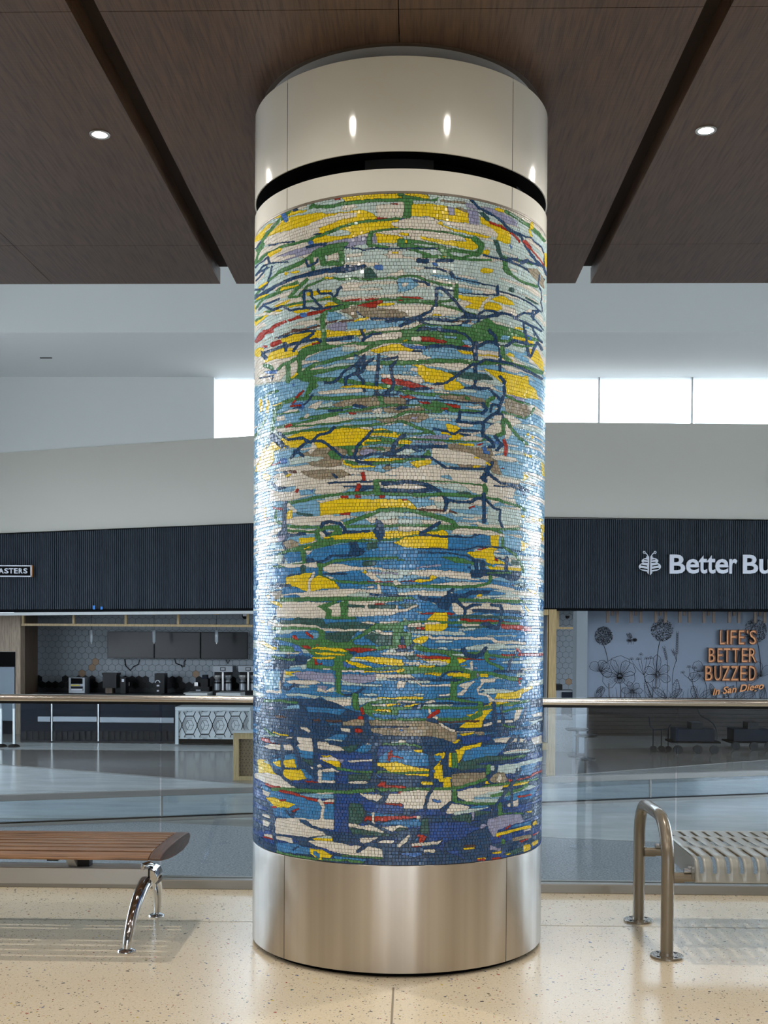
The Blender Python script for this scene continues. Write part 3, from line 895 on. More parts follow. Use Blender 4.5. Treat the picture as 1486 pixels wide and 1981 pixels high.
P E 1020,650 1100,640 1200,690 1290,770 1220,850 1140,820 1040,770 1020,700
P V 1080,610 1200,640 1220,680 1100,660
S G 20 1040,620 1140,670 1260,710
S G 22 1000,780 1100,800 1180,830
S G 18 1300,740 1280,800 1200,840
P W 1000,790 1140,840 1200,880 1120,900 1060,1040 1020,1030 1040,870
P B 460,760 490,770 480,790 440,770
S G 24 0,810 60,780 160,775 300,775 420,770
S G 26 0,860 80,880 200,930 340,980
P E 0,830 120,800 280,790 300,830 200,880 120,870 0,850
P V 100,830 200,820 160,860
S N 30 590,770 590,830 570,870
S N 16 600,780 720,785 810,785
S N 26 560,870 700,880 820,880
S N 34 960,780 900,810 820,880 815,980
S N 30 960,790 1000,810 1000,900
S N 14 840,880 940,895 1010,910
P W 830,960 900,900 940,880 1010,900 1000,960 960,1000 840,990
P W 930,810 1000,810 990,850 900,880
P Y 460,890 500,890 600,930 560,980 470,960
P Y 410,965 540,980 640,990 600,1040 480,1045 520,1010 420,985
S N 22 340,940 460,960 540,990 600,950 720,955 810,965 815,1010
S N 20 600,985 700,1000
S G 40 1010,860 1010,980 940,1010
S G 30 1030,850 1080,920 1160,1030 1240,1080
S G 18 0,985 160,985 330,975 350,990
P V 160,1020 280,1000 480,1000 500,1030 300,1040
P V 140,1050 300,1060 470,1070 400,1085 200,1070
S G 18 0,1035 200,1035 470,1055 700,1060 800,1055 880,1020
P Y 0,1050 80,1045 140,1060 120,1085 0,1085
P Y 520,1075 620,1075 730,1080 730,1105 560,1095
P W 590,1020 700,1000 820,1020 800,1050 640,1050
P R 750,1095 770,1080 830,1075 790,1095
P Y 0,990 30,1000 0,1040
S N 34 0,1040 60,1000
S N 34 0,1150 80,1110 160,1110 460,1105
P G 0,1110 60,1090 40,1120
P N 130,1110 280,1115 260,1150 190,1160 150,1150
S K 18 200,1135 240,1135
P G 240,1190 300,1130 320,1200 290,1220
P W 320,1120 480,1130 700,1170 860,1250 860,1290 560,1280 400,1250 330,1210
P E 470,1080 540,1080 700,1110 900,1130 910,1180 980,1300 990,1380 900,1360 860,1250 720,1180 480,1130
P E 560,1280 800,1290 860,1310 840,1330 600,1310
P B 800,1110 840,1095 860,1150 890,1160 880,1190 820,1170
S N 30 820,1000 900,1060 920,1110 880,1115
S N 34 960,1060 1000,1090 950,1140
S N 30 930,1010 960,1050
P B 930,1050 970,1060 960,1090 930,1080
S R 34 1020,1050 1040,1110 1030,1195
P W 880,1200 1000,1190 1130,1220 1140,1250 1050,1250 920,1230
P Y 1200,1175 1290,1200 1280,1220 1230,1210
P Y 1180,1350 1260,1400 1200,1440
P Y 1370,1250 1400,1280 1410,1400 1380,1380
L Y 720 1205 780 1220 14
P Y 110,1260 220,1240 320,1240 320,1270 180,1310
P Y 0,1220 160,1220 160,1230 0,1235
S G 28 0,1250 120,1230 260,1225
S N 24 0,1205 160,1205 300,1210 380,1260 470,1320 640,1320 860,1330
P Y 715,1290 800,1285 780,1310 720,1315
P W 0,1300 160,1310 300,1300 440,1320 640,1340 860,1360 1000,1400 1180,1430 1150,1486 0,1486
P K 200,1400 400,1395 520,1430 500,1450 380,1430
P B 20,1380 70,1380 60,1400 30,1400
S N 50 860,1330 900,1270
S Y 24 850,1270 880,1280
S N 44 810,1440 830,1390 860,1360
S N 28 870,1370 980,1460 1140,1480
S N 34 0,1450 100,1440 180,1450 300,1486
S G 14 100,1437 380,1440 600,1450 800,1475
P K 960,1250 1140,1260 1200,1310 1200,1420 1000,1380 970,1300
P B 1240,1150 1270,1190 1230,1180
S R 14 1000,1315 1015,1318
L Y 1230 990 1260 990 24
L Y 1280 1020 1310 1020 24
@E
P W 200,120 290,30 500,0 1486,0 1486,130 1200,100 1000,110 860,170 640,180 400,240 200,250
P E 560,0 950,0 860,30 640,35
P N 810,0 850,0 870,30 840,30
P K 480,140 640,130 640,180 500,190
P K 180,60 240,50 260,120 460,100 440,150 300,160 200,120
S N 26 240,80 280,120 350,120
S R 40 1105,0 1105,45
P R 440,160 470,125 490,125 470,165
P B 580,145 610,140 620,170
P K 950,140 1000,110 1180,130 1200,160 1000,170 900,165
S N 18 760,70 900,65 1060,58 1486,50
S N 14 920,105 1060,100 1180,100
S N 40 1300,80 1400,70 1486,60
S G 20 1240,45 1486,45
S N 34 1060,140 1180,110 1260,140 1486,145
S G 60 1225,70 1240,170
S R 46 1060,100 1035,150 1055,210
S G 30 380,260 540,240 640,210 860,180 1000,170 1200,165 1486,185
P K 860,215 960,190 1486,200 1486,225 1200,225 1000,225
P R 880,195 950,200 980,215 910,220
P R 1255,185 1310,190 1310,220 1260,220
P R 1020,190 1080,200 1080,215 1030,215
P Y 680,265 880,220 1000,225 1486,225 1486,320 1300,325 1180,335 880,365 690,380
P W 640,240 860,215 880,225 700,260
P K 460,290 680,270 690,380 620,390 440,390 460,340
P T 460,350 620,370 620,390 480,380
S R 20 880,370 970,365
P W 380,410 640,400 960,380 1060,400 1000,460 700,480 400,470
P I 1100,360 1200,340 1486,330 1486,390 1240,390
P W 1120,410 1240,390 1220,450 1180,460
P W 1260,430 1486,400 1486,470 1300,460
S W 40 380,280 450,340
P Y 345,380 400,330 430,330 420,410 370,415
P K 880,430 1000,400 1180,460 960,480
S G 36 930,460 1080,410 1180,370 1260,330 1486,325
S G 26 380,480 460,495 700,495 860,490
S G 26 940,490 1100,485 1486,480
S G 24 270,330 260,430 320,470 460,495
S N 44 350,260 345,400 350,530
P N 280,560 340,510 380,550 480,560 500,520 540,540 560,570 400,585 360,600 330,590 290,620
P V 290,580 360,570 340,620 280,640
S N 24 370,590 330,650 360,720 350,790 330,840
S R 20 240,310 320,320
S N 30 700,520 710,460 780,440 880,460 930,520 900,560 800,555 740,560 720,520
P G 840,490 900,510 900,570 780,600 700,610 830,530
S G 30 380,525 560,530 640,535 760,500 860,500
P W 380,510 700,515 640,530 400,520
P W 690,560 720,540 740,570 720,600
S N 26 920,540 1100,540 1160,535
S K 20 950,520 1486,505
P Y 700,590 860,570 940,560 1060,550 1200,540 1486,530 1486,600 1280,605 1000,610 860,610 800,620
P Y 480,600 640,590 640,620 560,650 500,660
S G 46 660,540 670,600 700,660
P G 300,740 400,690 560,660 700,620 800,590 840,620 1000,610 1200,620 1486,590 1486,615 1200,635 900,640 740,680 640,700 560,730 400,730 260,770
S Y 12 540,700 600,680
S G 24 740,690 900,705 1000,740 1100,740 1300,790 1486,800
P E 330,640 400,610 480,640 480,680 370,700
P M 380,840 340,760 400,730 560,730 740,680 1000,640 1486,640 1486,890 1200,880 900,860 700,840 600,800
P N 1230,410 1300,460 1310,580 1260,640 1220,580 1190,540 1220,500
P N 960,640 1040,630 1060,690 1100,700 1120,680 1110,740 1060,770 960,740 990,700
P T 1140,650 1240,630 1240,700 1140,710
P Y 1380,640 1486,610 1486,680 1430,660
P W 550,720 620,720 560,770
S G 46 530,740 530,810
S N 26 540,840 700,830 800,770 1050,760
S N 50 575,820 610,820
S N 14 430,570 480,560
S G 30 230,880 400,860 540,850 640,850 700,860
P W 270,840 500,850 660,830 660,880 360,880
P M 200,880 500,880 600,900 560,930 360,960 200,950
S T 50 525,880 525,930
P W 720,860 860,840 1000,870 1280,880 1320,900 1200,900 1000,910 860,940 720,920
P W 1270,900 1486,900 1486,930 1280,930
P M 740,940 1000,910 1130,920 1180,980 1300,1020 1486,1040 1486,1090 1270,1100 1200,1060 900,1080 860,1000
P I 1280,910 1486,910 1486,980 1330,990 1250,980
S V 18 1150,930 1300,930 1486,940
S G 40 690,860 690,960
S G 26 690,960 800,1010 1000,1025 1200,1030 1486,1060
S G 26 700,870 820,820 1000,800 1240,795 1486,790
P T 1090,850 1120,820 1240,820 1220,860 1120,870
S N 16 720,945 940,940
S Y 30 1110,920 1130,930
S W 40 1150,940 1250,1010
S R 10 1150,1020 1390,1015
S W 50 1420,1020 1450,1050
S W 40 1250,1060 1260,1090
P Y 360,970 540,930 620,930 580,980 570,1110 500,1090 400,1050 360,1040
P Y 600,1110 600,1000 680,950 830,1020 880,1080 700,1085 620,1110
S W 28 585,1110 585,1020 630,930
S N 16 360,970 500,940
P M 330,1070 440,1060 560,1110 460,1120 340,1120
S N 30 220,1060 400,1055
P E 200,1110 320,1100 310,1180 260,1190
P W 310,1140 500,1120 700,1100 900,1085 1250,1090 1300,1130 1000,1130 900,1170 500,1170 320,1180
P M 340,1150 460,1140 500,1160 430,1200 360,1240 330,1210
P I 960,1140 1100,1110 1180,1120 1150,1170 960,1160
S N 24 1170,1140 1486,1150
S G 40 310,1190 600,1185 900,1180 1200,1185 1486,1180
P W 260,1290 340,1210 660,1210 860,1220 960,1200 1486,1200 1486,1290 1380,1340 1100,1350 740,1360 640,1365 270,1360
P G 660,1250 820,1200 860,1220 960,1200 950,1350 1040,1360 1040,1380 740,1380 740,1310 700,1270
P W 755,1265 880,1215 885,1350 800,1350 800,1280
P Y 200,1200 260,1200 330,1240 320,1265 240,1230
P Y 160,1150 200,1140 230,1170 190,1180
S T 26 960,1250 1110,1250
S T 40 1170,1255 1400,1260
S R 16 1230,1235 1300,1232
P M 1300,1220 1486,1200 1486,1240 1340,1240
P M 260,1370 640,1370 1040,1380 1486,1330 1486,1400 1000,1420 600,1420 280,1400
P T 300,1400 560,1400 700,1430 860,1420 1060,1410 1200,1440 1100,1470 800,1470 680,1450 500,1440 320,1430
S T 60 460,1390 700,1400
S W 20 300,1430 500,1440 640,1450 700,1480
S G 22 250,1460 500,1450 660,1470 720,1486
P W 800,1470 1100,1470 1080,1486 800,1486
P G 1140,1486 1220,1420 1486,1410 1486,1486
P I 1070,1400 1220,1405 1200,1430 1120,1425
S N 14 230,1420 260,1350
S Y 30 130,1400 140,1400
S R 10 160,440 200,400
S Y 20 160,310 165,420
@F
P W 0,0 700,0 1000,60 1140,110 1100,220 900,170 720,160 600,80 460,60 0,40
P W 280,210 440,200 500,230 720,280 860,300 1000,240 860,200 700,160 900,100 1000,120 860,210 900,250 700,270 500,260 380,250
P K 400,0 500,0 520,40 420,20
P W 0,90 140,80 280,100 280,130 0,125
P I 200,80 600,80 700,150 600,150 400,110 260,90
P W 860,100 1000,110 1090,200 900,210 860,150
P W 280,230 440,250 440,210
P W 480,240 640,240 720,210 820,220 820,260 640,270 540,270
P I 870,300 1000,290 1180,320 1200,480 960,470 880,470 850,440
P W 960,310 1180,300 1180,330
P I 480,350 800,380 820,400 560,390
S N 34 0,60 80,60 180,70 300,100 380,140 440,200 470,260 450,330
S N 40 0,145 180,150 330,130
S N 34 800,20 840,50
S N 26 890,0 980,70 1160,100 1250,150
S N 16 920,100 1100,110 1180,140
S N 22 1180,130 1210,180
S G 14 200,50 500,60 800,90
S G 44 830,95 845,150 820,190
S G 34 0,180 200,185 440,180 640,190 740,205 820,185
S G 24 850,210 960,230 1040,260 1160,290 1220,330
P T 550,155 690,155 710,180 580,175
S N 28 480,230 560,255 690,255 760,215 830,215
S N 40 825,180 825,440
S N 22 850,240 920,310 975,330 975,430 1020,520
P R 670,305 720,290 745,295 690,315
P Y 0,235 100,235 150,280 185,320 0,320
S R 10 40,230 90,232
S D 22 170,328 440,335
P D 480,330 540,345 580,370 500,355
P I 0,360 200,360 400,390 500,440 400,470 0,470
P W 220,420 480,440 500,470 240,460
P K 0,390 340,400 300,420 0,410
P K 520,410 800,430 700,450 540,440
S G 40 0,330 100,330 240,360 400,400 520,440 560,480 520,510
S G 28 0,480 300,475 500,490 700,495 860,510 960,530 1010,580 1000,690
S G 36 0,610 100,580 300,550 440,510 520,500
S G 24 860,510 1060,515 1160,510
P Y 0,540 200,530 220,560 80,580 0,600
P Y 240,545 380,530 430,520 480,545 480,570 340,570
P W 0,490 300,490 360,500 240,530 0,530
P W 540,520 700,510 860,530 1000,560 1180,570 1200,600 900,580 720,570 500,560
P I 0,625 20,610
P Y 0,630 60,590 240,580 480,590 480,695 200,695 80,690 20,660
S N 34 220,555 300,510 400,450
S N 20 220,570 400,580 560,580 700,600 780,565
P N 690,600 740,560 800,560 740,590
P M 480,590 700,600 800,560 890,580 890,660 760,690 560,710 480,700
P Y 890,560 970,570 960,680 900,690 890,640
P W 880,540 960,550 960,570 890,570
P K 1020,560 1200,610 1180,700 1080,700 1020,680
P Y 1180,620 1270,660 1200,725 1180,720
P Y 1260,390 1390,420 1390,440 1290,440
P Y 1370,450 1400,480 1390,640 1370,600
L Y 1180 390 1220 390 24
P R 760,710 820,685 890,690 830,705
S N 16 200,700 400,700 620,715 760,680 1000,690 1180,725
P M 0,720 200,700 600,720 740,700 700,880 720,920 500,920 300,900 0,910
S N 14 200,735 480,740 660,770 720,790
P Y 650,735 780,720 880,690 960,700 910,740 940,790 1040,850 900,850 850,830 840,800 740,790
S R 20 940,800 955,815
P Y 860,870 940,870 1180,890 1180,915 1000,905 890,900
P W 930,855 1190,870 1190,890 950,870
P G 400,780 560,780 700,820 850,850 930,860 880,870 700,850 540,830
P N 690,780 760,800 840,820 840,930 800,980 700,970 700,910 740,900 730,830
S K 14 780,830 780,900
S N 34 1040,790 1040,960
P N 840,890 1000,920 1180,920 1160,1010 1080,1010 980,970 820,960
S G 16 860,935 1080,935
S N 14 940,790 1060,810
P N 640,865 700,870 700,890
S G 24 1020,690 1120,750 1180,850 1200,920
S V 20 180,885 280,870 400,860
P I 0,900 200,900 400,920 380,940 200,950 0,960
P W 80,930 300,900 500,910 700,940 700,980 860,1010 700,1000 400,970 200,960
P T 1080,800 1180,820 1160,860 1090,850
P Y 140,1010 200,990 300,995 320,960 380,965 370,980 330,1015 200,1030
S R 10 30,1015 150,1012
P W 280,1050 400,1000 560,1010 740,1000 860,1015 860,1040 600,1060 380,1060
P M 200,1030 380,1000 900,1000 1100,1030 1130,1090 900,1050 600,1080 200,1070
P W 300,1040 560,1020 840,1020 860,1040 600,1065 320,1060
P K 390,980 700,1005 700,1020 480,1010
P Y 1265,880 1330,880 1320,890 1290,895
P W 700,1070 900,1040 1020,1060 1130,1090 1100,1110 900,1080
S G 28 0,1060 280,1060 560,1070 740,1060 860,1040 890,1010 890,970
P K 0,1080 640,1080 560,1110 300,1120 0,1130
P W 0,1130 160,1100 500,1110 540,1130 400,1160 300,1160 180,1140 0,1150
P N 180,1150 300,1170 400,1170 500,1130 600,1140 700,1100 900,1100 880,1130 700,1140 640,1180 560,1200 500,1240 480,1290 400,1270 360,1220 220,1190
S N 26 480,1130 530,1090
S G 20 0,1170 120,1170 160,1190
P B 20,1180 160,1190 270,1240 200,1230
P M 0,1200 300,1200 380,1260 340,1330 200,1300 0,1290
P T 0,1230 180,1230 200,1260 60,1270
S W 24 0,1300 100,1285 180,1245
P Y 750,1160 780,1135 810,1140 800,1170
P W 690,1190 760,1160 860,1165 900,1180 1160,1165 1180,1190 900,1195 720,1190
S G 32 590,1190 740,1190 900,1200 1200,1210 1280,1215
P W 520,1290 520,1220 600,1215 900,1220 1180,1240 1220,1320 1000,1310 760,1310 680,1330 560,1330
S N 30 560,1200 640,1270 640,1400
S N 26 640,1280 720,1240 790,1235
S N 30 720,1290 900,1300 1160,1310 1200,1340
S N 30 900,1240 980,1245 1000,1290 990,1400 960,1460
P R 180,1320 300,1310 480,1310 540,1320 520,1335 300,1330
P Y 260,1390 360,1310 470,1315 480,1390 480,1430 440,1486 260,1486 260,1440 420,1420
S G 26 0,1450 100,1410 250,1400 450,1405 600,1410 900,1410 1160,1420
P R 580,1385 640,1370 780,1375 960,1385 1080,1405 900,1400 660,1400
P Y 900,1370 930,1345 960,1345 930,1370
P R 980,1430 1100,1430 1280,1450 1280,1486 1000,1470
S T 26 500,1355 700,1350 1080,1360 1180,1370
P N 780,1420 840,1400 900,1430 960,1450 940,1486 860,1460
P W 80,1440 200,1420 400,1430 340,1450 100,1450
P T 90,1450 240,1460 250,1486 90,1486
S R 20 180,1465 250,1470
P W 600,1430 780,1430 780,1450 620,1445
P Y 1210,1075 1320,1100 1340,1140 1300,1130
P Y 1310,1040 1340,1030 1330,1110
P Y 1200,1230 1280,1300 1250,1310
P R 1080,1040 1110,1050 1110,1070
P T 1140,1030 1240,1040 1220,1080 1160,1070
P I 1130,1010 1180,980 1200,1020
S G 12 0,810 60,808
@G
P T 300,0 560,0 700,30 860,20 1060,10 1100,60 900,70 700,60 500,40 320,30
P W 1070,20 1150,10 1230,30 1180,40
S W 24 190,20 290,50 500,50 640,60 700,85 900,95 1140,95
S G 26 230,80 440,75 640,80 720,110
P W 1260,10 1486,10 1486,20 1260,30
P G 680,90 730,100 740,180 860,210 960,210 1020,150 1220,40 1260,30 1486,30 1486,80 1250,60 1220,80 1080,170 1010,230 1250,250 1380,240 1390,100 1486,60 1486,250 1250,290 1000,310 1000,350 930,460 1000,460 1486,440 1486,470 1200,480 900,480 880,700 920,710 1000,715 900,720 840,690 840,480 560,460 560,400 640,350 560,290 480,240 400,210 240,180 250,165 480,170 660,190
P T 740,120 1060,100 1000,150 960,210 860,215 740,180
P T 1110,160 1180,120 1380,150 1380,240 1250,240 1180,200
P M 1000,200 1060,175 1130,180 1190,230 1020,235
P M 980,190 1040,120 1120,110
P M 1460,160 1486,150 1486,230 1460,230
P W 1200,90 1250,85 1290,110 1380,120 1380,145 1300,145 1220,110
P W 240,50 260,40
P K 560,120 680,120 680,170 600,180
P R 540,120 560,105 630,165 610,175
P R 410,150 450,140 480,190 440,180
P R 500,235 600,255 590,275 550,275
P R 640,230 690,235 650,240
S N 24 240,190 300,270 420,370
P Y 100,200 140,200 220,240 270,260 270,280 230,280 120,225
P G 280,240 420,250 480,300 380,310 300,290
P B 420,230 480,240 520,300 520,350 480,340 500,300 440,290
P I 110,240 200,260 250,290 480,315 480,325 200,325 120,310
P W 360,315 490,315 480,325 380,325
P R 580,290 610,300 600,315
P Y 600,270 660,250 900,270 960,300 900,305 760,285
P Y 610,305 800,310 940,330 920,340 700,335
S Y 20 625,360 830,362
P R 910,270 1100,262 1245,280 1140,300 1060,315 970,290
P N 960,300 1040,300 1040,325 980,325
P M 650,370 830,380 820,440 660,430
P R 630,370 650,365 650,410 750,408 740,412 640,430
P Y 1000,355 1100,345 1300,355 1460,380 1486,410 1440,435 1280,425 1150,390
P Y 900,375 960,385 1100,420 1190,450 1060,455 990,430
P B 900,390 990,430 1000,455 910,440
P W 1250,320 1290,310 1486,315 1486,340 1300,330
L W 710 465 790 468 20
S N 16 1410,280 1486,280
S R 40 1460,245 1486,250
S W 22 900,485 1040,488 1120,490
S Y 14 1120,490 1260,495 1400,490 1486,480
P Y 340,490 520,490 400,505 430,530 360,530
P V 430,500 560,490 820,510 830,600 700,590 600,570 480,560
P V 900,520 1220,520 1220,580 1100,605 1000,600 900,570
P W 1220,515 1486,520 1486,545 1220,560
S N 14 1340,560 1486,565
P W 350,580 500,570 640,575 700,605 560,625 400,605
P I 700,590 830,590 830,620 720,610
P I 900,590 980,600 990,625 900,620
P W 650,680 680,630 740,670 800,640 830,640 830,665 740,690
P V 640,625 760,630 730,670
P W 1430,600 1486,590 1486,640 1430,670
S N 26 320,470 325,640 380,660 440,620 470,630
S N 22 930,718 1010,715 1110,655
P N 220,420 250,350 500,340 620,345 560,380 560,420 400,440 300,450
S T 16 220,370 420,370
S G 18 230,350 420,380 440,370
P K 380,460 500,440 520,470 400,480
S N 30 140,455 300,450 380,450
P K 140,490 300,480 310,640 160,680
S W 28 180,680 310,690
S W 16 305,590 310,690
S W 14 345,480 340,590
L W 140 400 220 390 30
P I 350,710 400,700 560,705 700,730 640,750 500,725 380,730
P I 720,735 1000,740 1000,760 740,765
P W 740,765 990,755 990,820 880,820 840,790
P I 1060,740 1240,745 1400,740 1340,760 1140,790 1070,820
S Y 12 1240,745 1486,748
S G 60 1025,730 1035,830
P G 1040,850 1080,830 1180,780 1280,760 1486,770 1486,790 1180,800 1160,820 1486,830 1440,910 1280,900 1180,880 1200,930 1486,960 1240,960 1140,900
P W 1180,810 1320,800 1310,830 1200,825
P Y 1320,800 1460,800 1400,815 1330,830
P Y 1185,855 1370,855 1365,880 1240,870
P M 1170,890 1440,920 1440,860 1486,850 1486,940 1280,940
P W 690,800 800,810 800,830 720,820
S G 24 620,825 720,810 740,830
P N 150,760 400,750 720,750 740,780 860,800 940,850 1060,880 1140,910 1150,960 1486,1010 1486,1486 60,1486 100,900
P K 290,820 480,810 500,850 350,850
P V 160,830 280,830 220,860
P M 540,830 920,850 940,870 880,910 700,880 580,880
S G 24 160,770 300,770 460,790
S N 22 250,850 260,800 360,830
P D 240,910 330,910 360,935 270,935
P D 610,955 680,945 700,970 640,970
P D 730,955 900,955 900,975 760,975
P E 930,970 1060,940 1110,950 1110,1010 900,1010 900,980
P E 1150,955 1486,965 1486,1010 1170,1010
P E 1170,1035 1486,1030 1486,1105 1300,1100 1190,1070
S N 14 1160,1018 1486,1022
S R 34 1090,850 1100,890
S R 34 1060,935 1095,935
S R 40 1035,1055 1070,1060
S N 44 1130,930 1140,1080
P W 500,1020 560,1030 600,1070 580,1080 500,1040
P W 880,1030 980,1040 980,1075 900,1060
P W 350,1120 430,1110 440,1130 370,1130
P M 760,980 900,990 880,1010 780,1000
P B 390,1040 420,1040 420,1070 400,1070
P M 840,1090 960,1090 920,1150 740,1140 800,1110
P W 470,1120 620,1130 620,1250 580,1270 500,1260 470,1240 500,1190 470,1160
P W 340,1190 430,1190 430,1255 340,1240
P W 140,1210 200,1185 310,1190 310,1260 200,1240
P W 660,1160 740,1165 820,1200 960,1230 975,1250 860,1260 660,1240
S I 14 740,1145 900,1155
P R 130,1120 200,1140 220,1175 310,1185 200,1180 120,1150
S I 14 150,1105 300,1110
S Y 16 240,1075 320,1100 380,1100
S G 20 150,1040 240,1100
P T 880,1220 900,1200 1060,1195 1010,1270 970,1280
P M 1020,1270 1100,1200 1180,1200 1180,1270 1060,1280
L W 1125 1190 1180 1190 24
P T 1300,1200 1486,1190 1486,1210 1300,1210
S G 16 1290,1190 1486,1185
P I 1350,1165 1486,1160 1486,1170 1360,1175
P C 640,1270 1000,1275 1200,1290 1240,1200 1486,1210 1486,1250 1300,1280 1240,1360 1240,1430 900,1420 900,1350 660,1290
P M 1250,1330 1340,1260 1486,1260 1486,1370 1260,1370
P M 460,1280 620,1270 620,1330 480,1310
P R 1330,1350 1340,1270 1385,1245 1370,1300 1480,1315 1480,1325 1360,1310 1355,1355
P Y 1230,1370 1460,1360 1486,1370 1486,1455 1350,1455 1300,1410 1240,1400
P Y 700,1300 790,1295 820,1320 720,1310
P W 670,1320 800,1310 860,1340 860,1355 690,1335
P Y 700,1345 880,1360 880,1400 840,1410 760,1370
P W 950,1345 1060,1330 1190,1330 1190,1350 1080,1355 970,1365
P V 860,1330 910,1335 910,1370 870,1360
P W 570,1400 620,1410 620,1430 590,1430
P W 660,1380 700,1380 700,1410 660,1410
P W 680,1440 800,1420 880,1450 700,1445
S G 26 820,1400 900,1430 1060,1450 1240,1450 1320,1455
P M 200,1340 420,1320 460,1400 480,1430 200,1420
P Y 110,1330 200,1370 230,1420 280,1486 90,1486 100,1360
P Y 230,1350 320,1340 320,1400 270,1400
P Y 335,1340 450,1330 460,1410 350,1410
P Y 340,1430 500,1440 540,1486 340,1486
P I 150,1340 220,1360 240,1390 160,1360
S N 26 150,1240 240,1360 310,1486
S N 34 325,1120 325,1486
S N 30 450,1000 440,1200 470,1310 560,1400 640,1486
S N 44 640,1000 640,1440
S N 50 1215,1160 1215,1486
S N 30 520,1210 620,1230
S N 18 350,1410 480,1430
P T 490,1320 620,1340 620,1400 560,1370
@H
S W 24 120,30 200,15 400,30 340,45 100,50
P R 580,0 960,0 1080,15 900,15
P R 980,40 1100,40 1280,70 1280,110 1120,90 1000,70
P T 80,60 300,60 440,60 860,55 860,75 500,70 250,75
P W 600,30 780,35 780,50 620,45
P N 790,30 860,20 960,60 940,100 860,65
S N 34 980,0 960,80
P Y 260,40 470,30 480,60 420,105 330,95 260,100
S R 18 180,72 250,78
P G 0,20 80,0 300,0 440,10 100,30 0,60
P I 70,105 300,100 620,110 660,130 640,145 300,135 100,120
S W 28 290,155 340,170 900,175 940,205 1220,220
P Y 145,185 230,150 290,150 280,190 220,235 150,210
P G 0,100 60,110 130,120 130,160 140,230 230,240 300,270 480,290 640,300 740,300 800,290 860,250 870,320 1000,330 1150,350 1250,360 1000,365 880,340 870,390 1020,450 1010,480 880,420 840,390 820,320 760,350 600,400 580,440 700,480 860,490 1000,520 1150,550 1200,600 1100,580 900,530 780,530 700,570 570,620 560,740 700,770 860,790 700,790 500,765 380,760 0,780 0,730 240,760 500,740 500,600 540,510 380,500 0,520 0,440 260,440 440,440 510,410 500,350 460,330 300,310 60,260 0,240
P M 20,150 60,160 70,240 20,240
S N 34 45,170 40,250
S N 34 0,285 80,280 140,240
S R 34 10,250 60,255
P I 260,260 480,280 600,270 760,235 860,250 1000,240 1200,240 1380,250 1380,270 1000,275 860,290 700,280 560,285 320,275
P M 180,320 300,300 440,330 260,330
P W 0,310 180,290 160,310 60,330 0,340
P R 170,335 300,340 500,350 740,370 960,365 980,370 740,380 480,375 220,365
P T 50,340 170,330 200,370 120,380
P I 470,320 600,320 700,330 700,360 560,340
P Y 150,375 480,370 510,370 500,410 400,390 220,380
P Y 560,370 640,370 660,385 580,420
P W 40,400 200,395 240,430 100,425
P W 260,390 400,385 470,400 470,410 300,405
S Y 18 200,440 350,440
P Y 0,380 40,380 60,430 0,440
S N 44 630,280 660,330 740,350
S N 40 840,270 800,330 740,350
P Y 580,440 700,410 700,420 620,440
P G 540,510 510,400 500,350 570,340 580,400 580,520
S W 24 710,405 710,470
P V 720,450 780,450 760,470
S Y 30 0,490 50,475
P W 0,520 120,520 160,550 220,620 510,610 510,635 220,635 150,580 0,560
P M 160,530 260,530 420,540 400,560 180,550
P Y 250,515 360,495 430,505 400,530 330,525
P Y 460,530 480,505 560,500 690,510 690,555 600,545
S N 16 390,570 470,495 620,495
S N 24 0,565 100,565 380,570 600,575
S N 14 540,560 600,580
P G 700,490 780,500 780,550 700,560
P Y 780,510 870,515 870,550 790,545
L V 750 525 775 525 40
P W 0,580 80,590 60,640 0,660
P W 570,630 680,590 770,570 700,620 620,720 570,720 570,695 640,660
P W 380,730 400,715 500,700 500,725
P W 790,565 940,560 930,590 830,600 790,650 770,690 860,710 920,760 1210,765 1200,780 880,780 850,730 770,710 760,650 800,610
P Y 930,750 960,700 1100,690 1200,650 1290,630 1290,660 1180,710 1190,740 1060,760
P Y 880,790 1000,780 1100,790 1100,820 880,820 820,820
P Y 830,860 910,850 860,900 820,960 800,1030 580,1030 660,970 740,930 640,910 740,890 770,850
S Y 22 0,745 230,742
S N 20 0,795 300,795 600,797 860,800
P W 260,780 330,765 370,775 300,800
S W 16 0,775 160,778
S G 26 0,850 200,840 500,840 700,840 880,830 1100,800 1250,770
S Y 18 70,825 140,820
S Y 14 150,805 220,805
S N 40 150,840 220,820
L Y 0 805 20 810 20
S G 50 790,810 790,900 720,930
S G 30 720,930 620,950 300,950 0,955
S W 30 300,860 320,910 370,940
S R 40 300,930 390,870
S N 34 280,955 340,955 400,1000 490,1020
S W 26 390,970 450,1030 540,1060
P E 0,965 280,965 400,1000 480,1060 560,1070 560,1150 520,1170 440,1140 300,1110 0,1110
S N 12 0,1020 100,1020
P B 20,1050 40,1040 50,1060 30,1070
S D 18 390,970 500,980 640,970 780,965
P W 540,1050 740,1050 740,1070 560,1070
S N 18 560,1055 760,1050 860,1020 960,990
S W 26 830,1010 960,970 1090,970
P W 1110,960 1140,840 1190,840 1170,930 1140,990
P Y 570,1085 720,1070 740,1085 620,1105
P E 740,1070 830,1065 830,1100 740,1090
S N 44 920,810 930,1000
S N 34 990,830 1005,930 1010,1090
S N 30 1140,970 1200,960 1220,840
S G 20 1000,880 1100,850 1190,840
S G 20 1010,1000 1060,1020 1120,1020
P N 0,1110 200,1110 440,1140 520,1170 600,1110 830,1100 1060,1060 1060,1110 900,1120 900,1180 700,1200 580,1260 560,1260 480,1260 490,1400 560,1486 300,1486 300,1300 240,1270 0,1240
P C 600,1110 900,1110 880,1160 740,1170 620,1200
P C 0,1200 200,1230 180,1240 0,1225
S G 22 0,1185 150,1195 220,1215
L W 0 1165 80 1160 30
